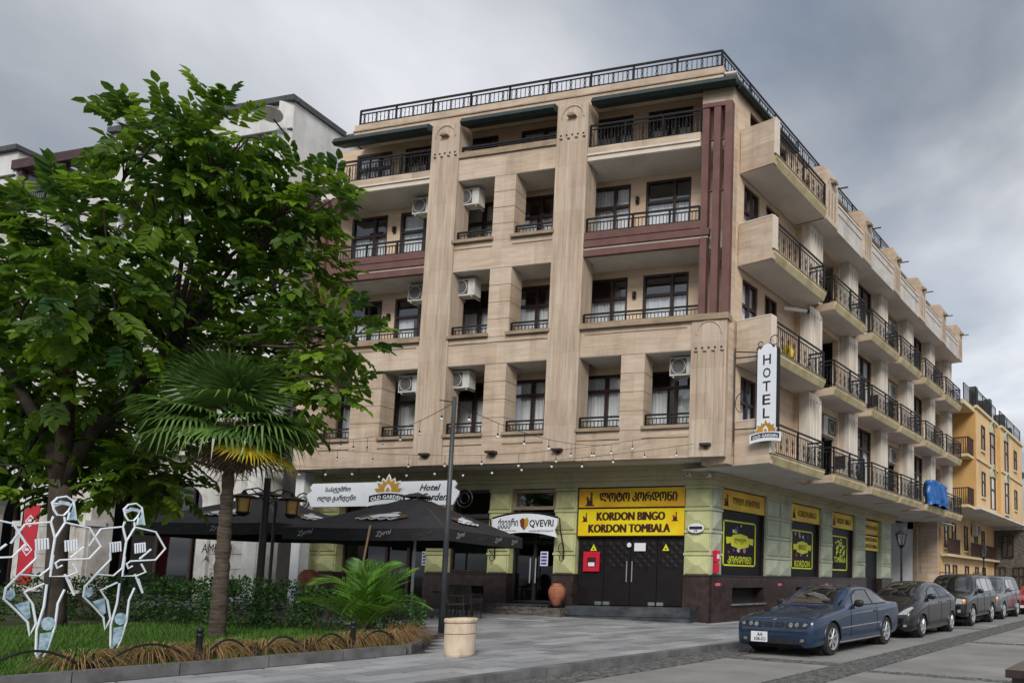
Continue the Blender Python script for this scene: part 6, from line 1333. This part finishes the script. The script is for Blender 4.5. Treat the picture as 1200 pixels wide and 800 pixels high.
        my, mz = spec['mirror']; h, nn, _, _ = tree_.ray_cast(Vector(W(3*sx,my,mz)), Vector((-sx,0,0))); mir = MB()
        c = h+Vector((sx*.12,-.02,.03)); mir.lathe([(.0,-.075),(.07,-.065),(.10,-.02),(.105,.03),(.08,.07),(.0,.08)],c,12,lambda q: Vector((q.x*1.05,q.y*.62,q.z))); mo = mir.build('mirror', spec.get('mirrormat', pm), t, smooth=True); MB().tube([h-Vector((sx*.02,0,.0)),c-Vector((0,0,.03))],.022,6).build('stalk', M['trim'], mo)
    for nm, P, mt, off in spec['front']: patch(P, 'front', off, mt if not isinstance(mt, str) else M[mt], nm)
    for nm, P, mt, off in spec['front_pair']: patch(P, 'front', off, M[mt], nm); patch(sym(P), 'front', off, M[mt], nm)
    for nm, P, mt, off in spec.get('rear_pair', []): patch(P, 'rear', off, M[mt], nm); patch(sym(P), 'rear', off, M[mt], nm)
    # number plate
    px, pz, pw, ph, lines = spec['plate']; h, nn, _, _ = tree_.ray_cast(Vector(W(px,-2,pz)), Vector((0,1,0))); yy = h.y-.03
    po = MB().box(xc+px-pw/2,xc+px+pw/2,yy,yy+.012,pz-ph/2,pz+ph/2).build('number_plate', M['paper'], t)
    for k, s_ in enumerate(lines):
        if s_: text(s_, lambda a, d, z: Vector((a, yy-d, z)), xc+px+.02, pz+(.5*(len(lines)-1)-k)*ph*.44, pw*(.72 if len(s_) > 3 else .35), ph*(.34 if len(lines) > 1 else .6), .003, M['ink'], po, 1, 0, .02)
    # wheels
    for a in axles:
        for sx in (1,-1):
            hw = interp(keys, a, 4); wx = xc+sx*(hw-.115); RT = lambda q: Vector((q.z*sx, q.x, q.y)); c = Vector((wx, yf+a, rw))
            R = rw; wh = MB().lathe([(R*.64,-.10),(R*.95,-.10),(R*1.0,-.07),(R*1.0,.07),(R*.95,.10),(R*.66,.105),(R*.62,.06)],c,30,RT).build('wheel', M['tyre'], t, smooth=False)
            ri = MB().lathe([(R*.665,.104),(R*.66,.114),(R*.61,.104),(R*.585,.05)],c,26,RT,False).build('rim', M['alloy'], wh); MB().lathe([(R*.60,.035),(.02,.03)],c,20,RT).build('rim_back', M['black'], wh)
            ns = spec.get('spokes', 5); sp = MB()
            for k in range(ns):
                an = 2*math.pi*k/ns+.3
                for dd in ((-.10,.10) if spec.get('double') else (0,)):
                    p = RT(Vector((.045*math.cos(an),.045*math.sin(an),.085))); e = RT(Vector((R*.61*math.cos(an+dd),R*.61*math.sin(an+dd),.095))); sp.tube([c+p,c+e],[.030,.019] if not spec.get('double') else [.016,.011],5)
            sp.build('spokes', M['alloy'], wh); MB().lathe([(.055,.08),(.05,.108),(.0,.112)],c,12,RT).build('hub_cap', M['alloy'], wh); MB().lathe([(R*.5,.0),(R*.5,.03),(.02,.031)],c,18,RT).build('brake_disc', M['trim'], wh)
            MB().lathe([(R*1.16,-.24),(R*1.16,.0),(.01,-.01)],Vector((wx-sx*.02,yf+a,rw)),20,RT).build('wheel_well', M['black'], t)
            ar = MB(); ar.tube([(xc+sx*(interp(keys,a+R*1.14*math.cos(k/16*math.pi),4)-.008), yf+a+R*1.14*math.cos(k/16*math.pi), rw+R*1.14*math.sin(k/16*math.pi)) for k in range(17)],.02,6); ar.build('arch_lip', spec.get('archmat', pm), t, smooth=True)
    for e in spec.get('extra', []): e(t, W, tree_, pm, patch)
    MB().box(xc-.7,xc+.7,yf+.25,yf+L_-.25,.15,.24).build('underbody', M['black'], t)
    return t
blue = paint('blue_metallic_paint', (.006,.024,.066), (.009,.031,.082)); grey = paint('dark_grey_metallic_paint', (.007,.007,.009), (.011,.011,.013)); blackp = paint('black_paint', (.004,.004,.005), (.007,.007,.008), .1); silver = paint('silver_grey_paint', (.15,.17,.175), (.19,.21,.215), .6); redp = paint('red_paint', (.42,.010,.020), (.48,.016,.028), .3)
COUPE = [(0,.24,.56,.53,.72,0),(.03,.19,.645,.62,.80,0),(.10,.18,.705,.675,.845,0),(.40,.18,.775,.735,.872,0),(1.0,.18,.86,.81,.878,0),(1.38,.18,.915,.86,.88,0),(1.52,.18,1.00,.875,.88,.5),(1.98,.18,1.245,.895,.88,1),(2.28,.18,1.315,.905,.88,1),(2.70,.18,1.33,.915,.88,1),(3.08,.18,1.30,.925,.88,1),(3.55,.18,1.16,.935,.878,1),(3.86,.20,1.02,.935,.87,.35),(3.98,.22,.985,.94,.865,0),(4.34,.24,.965,.92,.83,0),(4.45,.28,.86,.82,.77,0),(4.49,.34,.70,.68,.70,0)]
sp_coupe = dict(top=[('windscreen',[(-.68,1.45),(.68,1.45),(.60,2.05),(-.60,2.05)])], side_glass=[[(1.80,.93),(2.72,.94),(2.70,1.225),(2.28,1.215),(2.02,1.12)],[(2.80,.94),(3.52,.955),(3.36,1.10),(3.08,1.195),(2.78,1.23)]], pillar=[[(2.72,.94),(2.80,.94),(2.78,1.23),(2.70,1.225)]],
 moulding=[(1.12,.50,3.12,.53),(1.10,.225,3.2,.225)], lines=[(1.60,.30,1.57,.84),(2.96,.34,2.92,.92)], handles=[(2.85,.79)], mirror=(1.86,.93), mirrormat=M['trim'],  # moulding holds the moulding line and sill line, both painted as bright highlights
 front=[('grille_kidney',[(.03,.545),(.20,.55),(.225,.61),(.19,.645),(.04,.64)],'trim',.012),('grille_kidney',[(-.20,.55),(-.03,.545),(-.04,.64),(-.19,.645),(-.225,.61)],'trim',.012),('bumper_intake',[(-.44,.25),(.44,.25),(.47,.345),(-.47,.345)],'trim',.008),('bumper_strip',[(-.72,.455),(.72,.455),(.72,.475),(-.72,.475)],'trim',.010),('badge',[(-.04,.67),(.04,.67),(.04,.70),(-.04,.70)],'chrome',.014)],
 front_pair=[('headlight',[(.27,.535),(.70,.545),(.765,.60),(.72,.655),(.27,.645)],'trim',.010),('headlamp_lens',[(0.421,0.592),(0.412,0.619),(0.389,0.636),(0.361,0.636),(0.338,0.619),(0.329,0.592),(0.338,0.565),(0.361,0.548),(0.389,0.548),(0.412,0.565)],'lens2',.016),('headlamp_lens',[(0.543,0.597),(0.535,0.622),(0.513,0.638),(0.487,0.638),(0.465,0.622),(0.457,0.597),(0.465,0.572),(0.487,0.556),(0.513,0.556),(0.535,0.572)],'lens2',.016),('indicator',[(.62,.57),(.69,.575),(.72,.62),(.64,.635)],'lens2',.016),('fog_recess',[(.50,.26),(.68,.27),(.70,.36),(.52,.36)],'trim',.008),('fog_lamp',[(.57,.29),(.65,.295),(.66,.345),(.58,.345)],'lens2',.014)],
 rear_pair=[('tail_light',[(.5,.66),(.74,.66),(.74,.78),(.5,.78)],'redlens',.01)], toplines=[[(.30,.16),(.62,.22),(.74,.55),(.74,1.38)],[(.25,.30),(.42,1.40)]], plate=(-.30,.36,.36,.19,['AA','038-SO']), spokes=7, double=True)
car(-6.63,11.0,COUPE,.60,(.77,3.50),.315,blue,'dark blue two door coupe parked first in the row',sp_coupe)
HATCH = [(0,.28,.50,.47,.56,0),(.06,.20,.64,.60,.72,0),(.22,.18,.775,.72,.79,0),(.60,.18,.92,.85,.835,0),(.88,.18,1.01,.91,.845,.1),(1.30,.18,1.23,.94,.847,.9),(1.75,.18,1.38,.955,.847,1),(2.2,.18,1.445,.965,.847,1),(2.8,.18,1.425,.985,.847,1),(3.35,.18,1.34,1.0,.843,1),(3.72,.20,1.23,1.01,.82,.9),(3.88,.24,1.04,.98,.77,.4),(3.96,.30,.78,.75,.70,0),(3.995,.36,.64,.62,.62,0)]
sp_hatch = dict(top=[('windscreen',[(-.62,.98),(.62,.98),(.53,1.72),(-.53,1.72)])], side_glass=[[(1.42,1.0),(2.30,1.01),(2.28,1.30),(1.95,1.27),(1.62,1.16)],[(2.38,1.015),(3.10,1.035),(3.05,1.25),(2.36,1.31)],[(3.18,1.05),(3.45,1.09),(3.30,1.19),(3.14,1.235)]], pillar=[[(2.30,1.01),(2.38,1.015),(2.36,1.31),(2.28,1.30)],[(1.12,.97),(1.36,.99),(1.50,1.10)]],
 lines=[(1.22,.30,1.22,.92),(2.33,.32,2.33,.98),(3.12,.55,3.22,1.0),(1.25,.27,3.0,.27)], handles=[(2.15,.88),(3.0,.90)], mirror=(1.38,1.0),
 front=[('lower_grille',[(-.42,.22),(.42,.22),(.52,.38),(-.52,.38)],'trim',.010),('upper_slot',[(-.36,.60),(.36,.60),(.34,.625),(-.34,.625)],'trim',.012),('badge',[(-.05,.655),(.05,.655),(.05,.71),(-.05,.71)],'chrome',.014),('splitter',[(-.55,.185),(.55,.185),(.55,.21),(-.55,.21)],'chrome',.014)],
 front_pair=[('headlight',[(.40,.585),(.66,.60),(.76,.76),(.70,.79),(.56,.71)],'lens',.012),('fog_recess',[(.54,.28),(.68,.29),(.69,.42),(.56,.43)],'trim',.008),('fog_lamp',[(.58,.30),(.655,.305),(.66,.355),(.585,.355)],'lens',.014)],
 toplines=[[(.35,.20),(.62,.45),(.70,.92)]], plate=(0,.47,.50,.11,['']), spokes=7)
car(-6.50,16.02,HATCH,.53,(.77,3.32),.295,grey,'dark grey hatchback parked behind the blue coupe',sp_hatch)
SUV = [(0,.40,.66,.62,.66,0),(.05,.34,.86,.80,.80,0),(.16,.31,.985,.92,.865,0),(.6,.29,1.035,.98,.89,0),(1.08,.28,1.075,1.02,.895,.05),(1.22,.28,1.16,1.03,.895,.5),(1.66,.28,1.58,1.05,.895,1),(2.0,.28,1.69,1.055,.895,1),(2.9,.28,1.72,1.065,.895,1),(3.9,.28,1.69,1.075,.89,1),(4.15,.30,1.60,1.07,.875,1),(4.32,.34,1.12,1.02,.84,.5),(4.40,.38,.86,.82,.79,0),(4.43,.44,.70,.68,.72,0)]
sp_suv = dict(top=[('windscreen',[(-.70,1.16),(.70,1.16),(.62,1.74),(-.62,1.74)])], side_glass=[[(1.52,1.10),(2.32,1.11),(2.30,1.56),(1.92,1.55)],[(2.40,1.11),(3.22,1.12),(3.20,1.57),(2.38,1.56)],[(3.30,1.13),(4.02,1.15),(3.92,1.52),(3.28,1.57)]], pillar=[[(2.32,1.11),(2.40,1.11),(2.38,1.56),(2.30,1.56)]],
 lines=[(1.36,.36,1.36,1.04),(2.36,.38,2.36,1.08),(3.24,.60,3.26,1.08),(1.40,.42,3.1,.42)], handles=[(2.18,.98),(3.08,.99)], mirror=(1.60,1.10),
 front=[('grille',[(-.48,.72),(.48,.72),(.50,.90),(-.50,.90)],'trim',.012),('grille_bar',[(-.48,.79),(.48,.79),(.48,.83),(-.48,.83)],'chrome',.018),('lower_grille',[(-.55,.42),(.55,.42),(.58,.56),(-.58,.56)],'trim',.010)],
 front_pair=[('headlight',[(.54,.72),(.74,.73),(.78,.88),(.56,.90)],'lens',.014),('indicator',[(.755,.73),(.83,.74),(.845,.87),(.79,.88)],'amberlens',.014),('fog_lamp',[(.60,.46),(.70,.46),(.70,.55),(.60,.55)],'lens',.014)],
 plate=(0,.63,.50,.11,['']), spokes=5)
def rack(t, W, tree_, pm, patch):
    for sx in (-1,1): MB().tube([W(sx*.60,2.0,1.70),W(sx*.60,2.1,1.76),W(sx*.60,3.7,1.76),W(sx*.60,3.8,1.70)],.016,6).build('roof_rail', M['trim'], t)
sp_suv['extra'] = [rack]
car(-6.66,21.32,SUV,.66,(.85,3.47),.355,blackp,'black sport utility car with amber indicators, third in the row',sp_suv)
sp_s2 = dict(sp_suv); sp_s2['mirrormat'] = silver
car(-6.72,26.2,SUV,.66,(.85,3.47),.35,silver,'silver grey sport utility car parked behind the black one',sp_s2)
sp_r = dict(sp_coupe); sp_r['mirrormat'] = redp; sp_r['plate'] = (0,.36,.5,.11,[''])
car(-5.85,31.6,COUPE,.55,(.77,3.50),.31,redp,'red car at the far end of the parked row',sp_r)
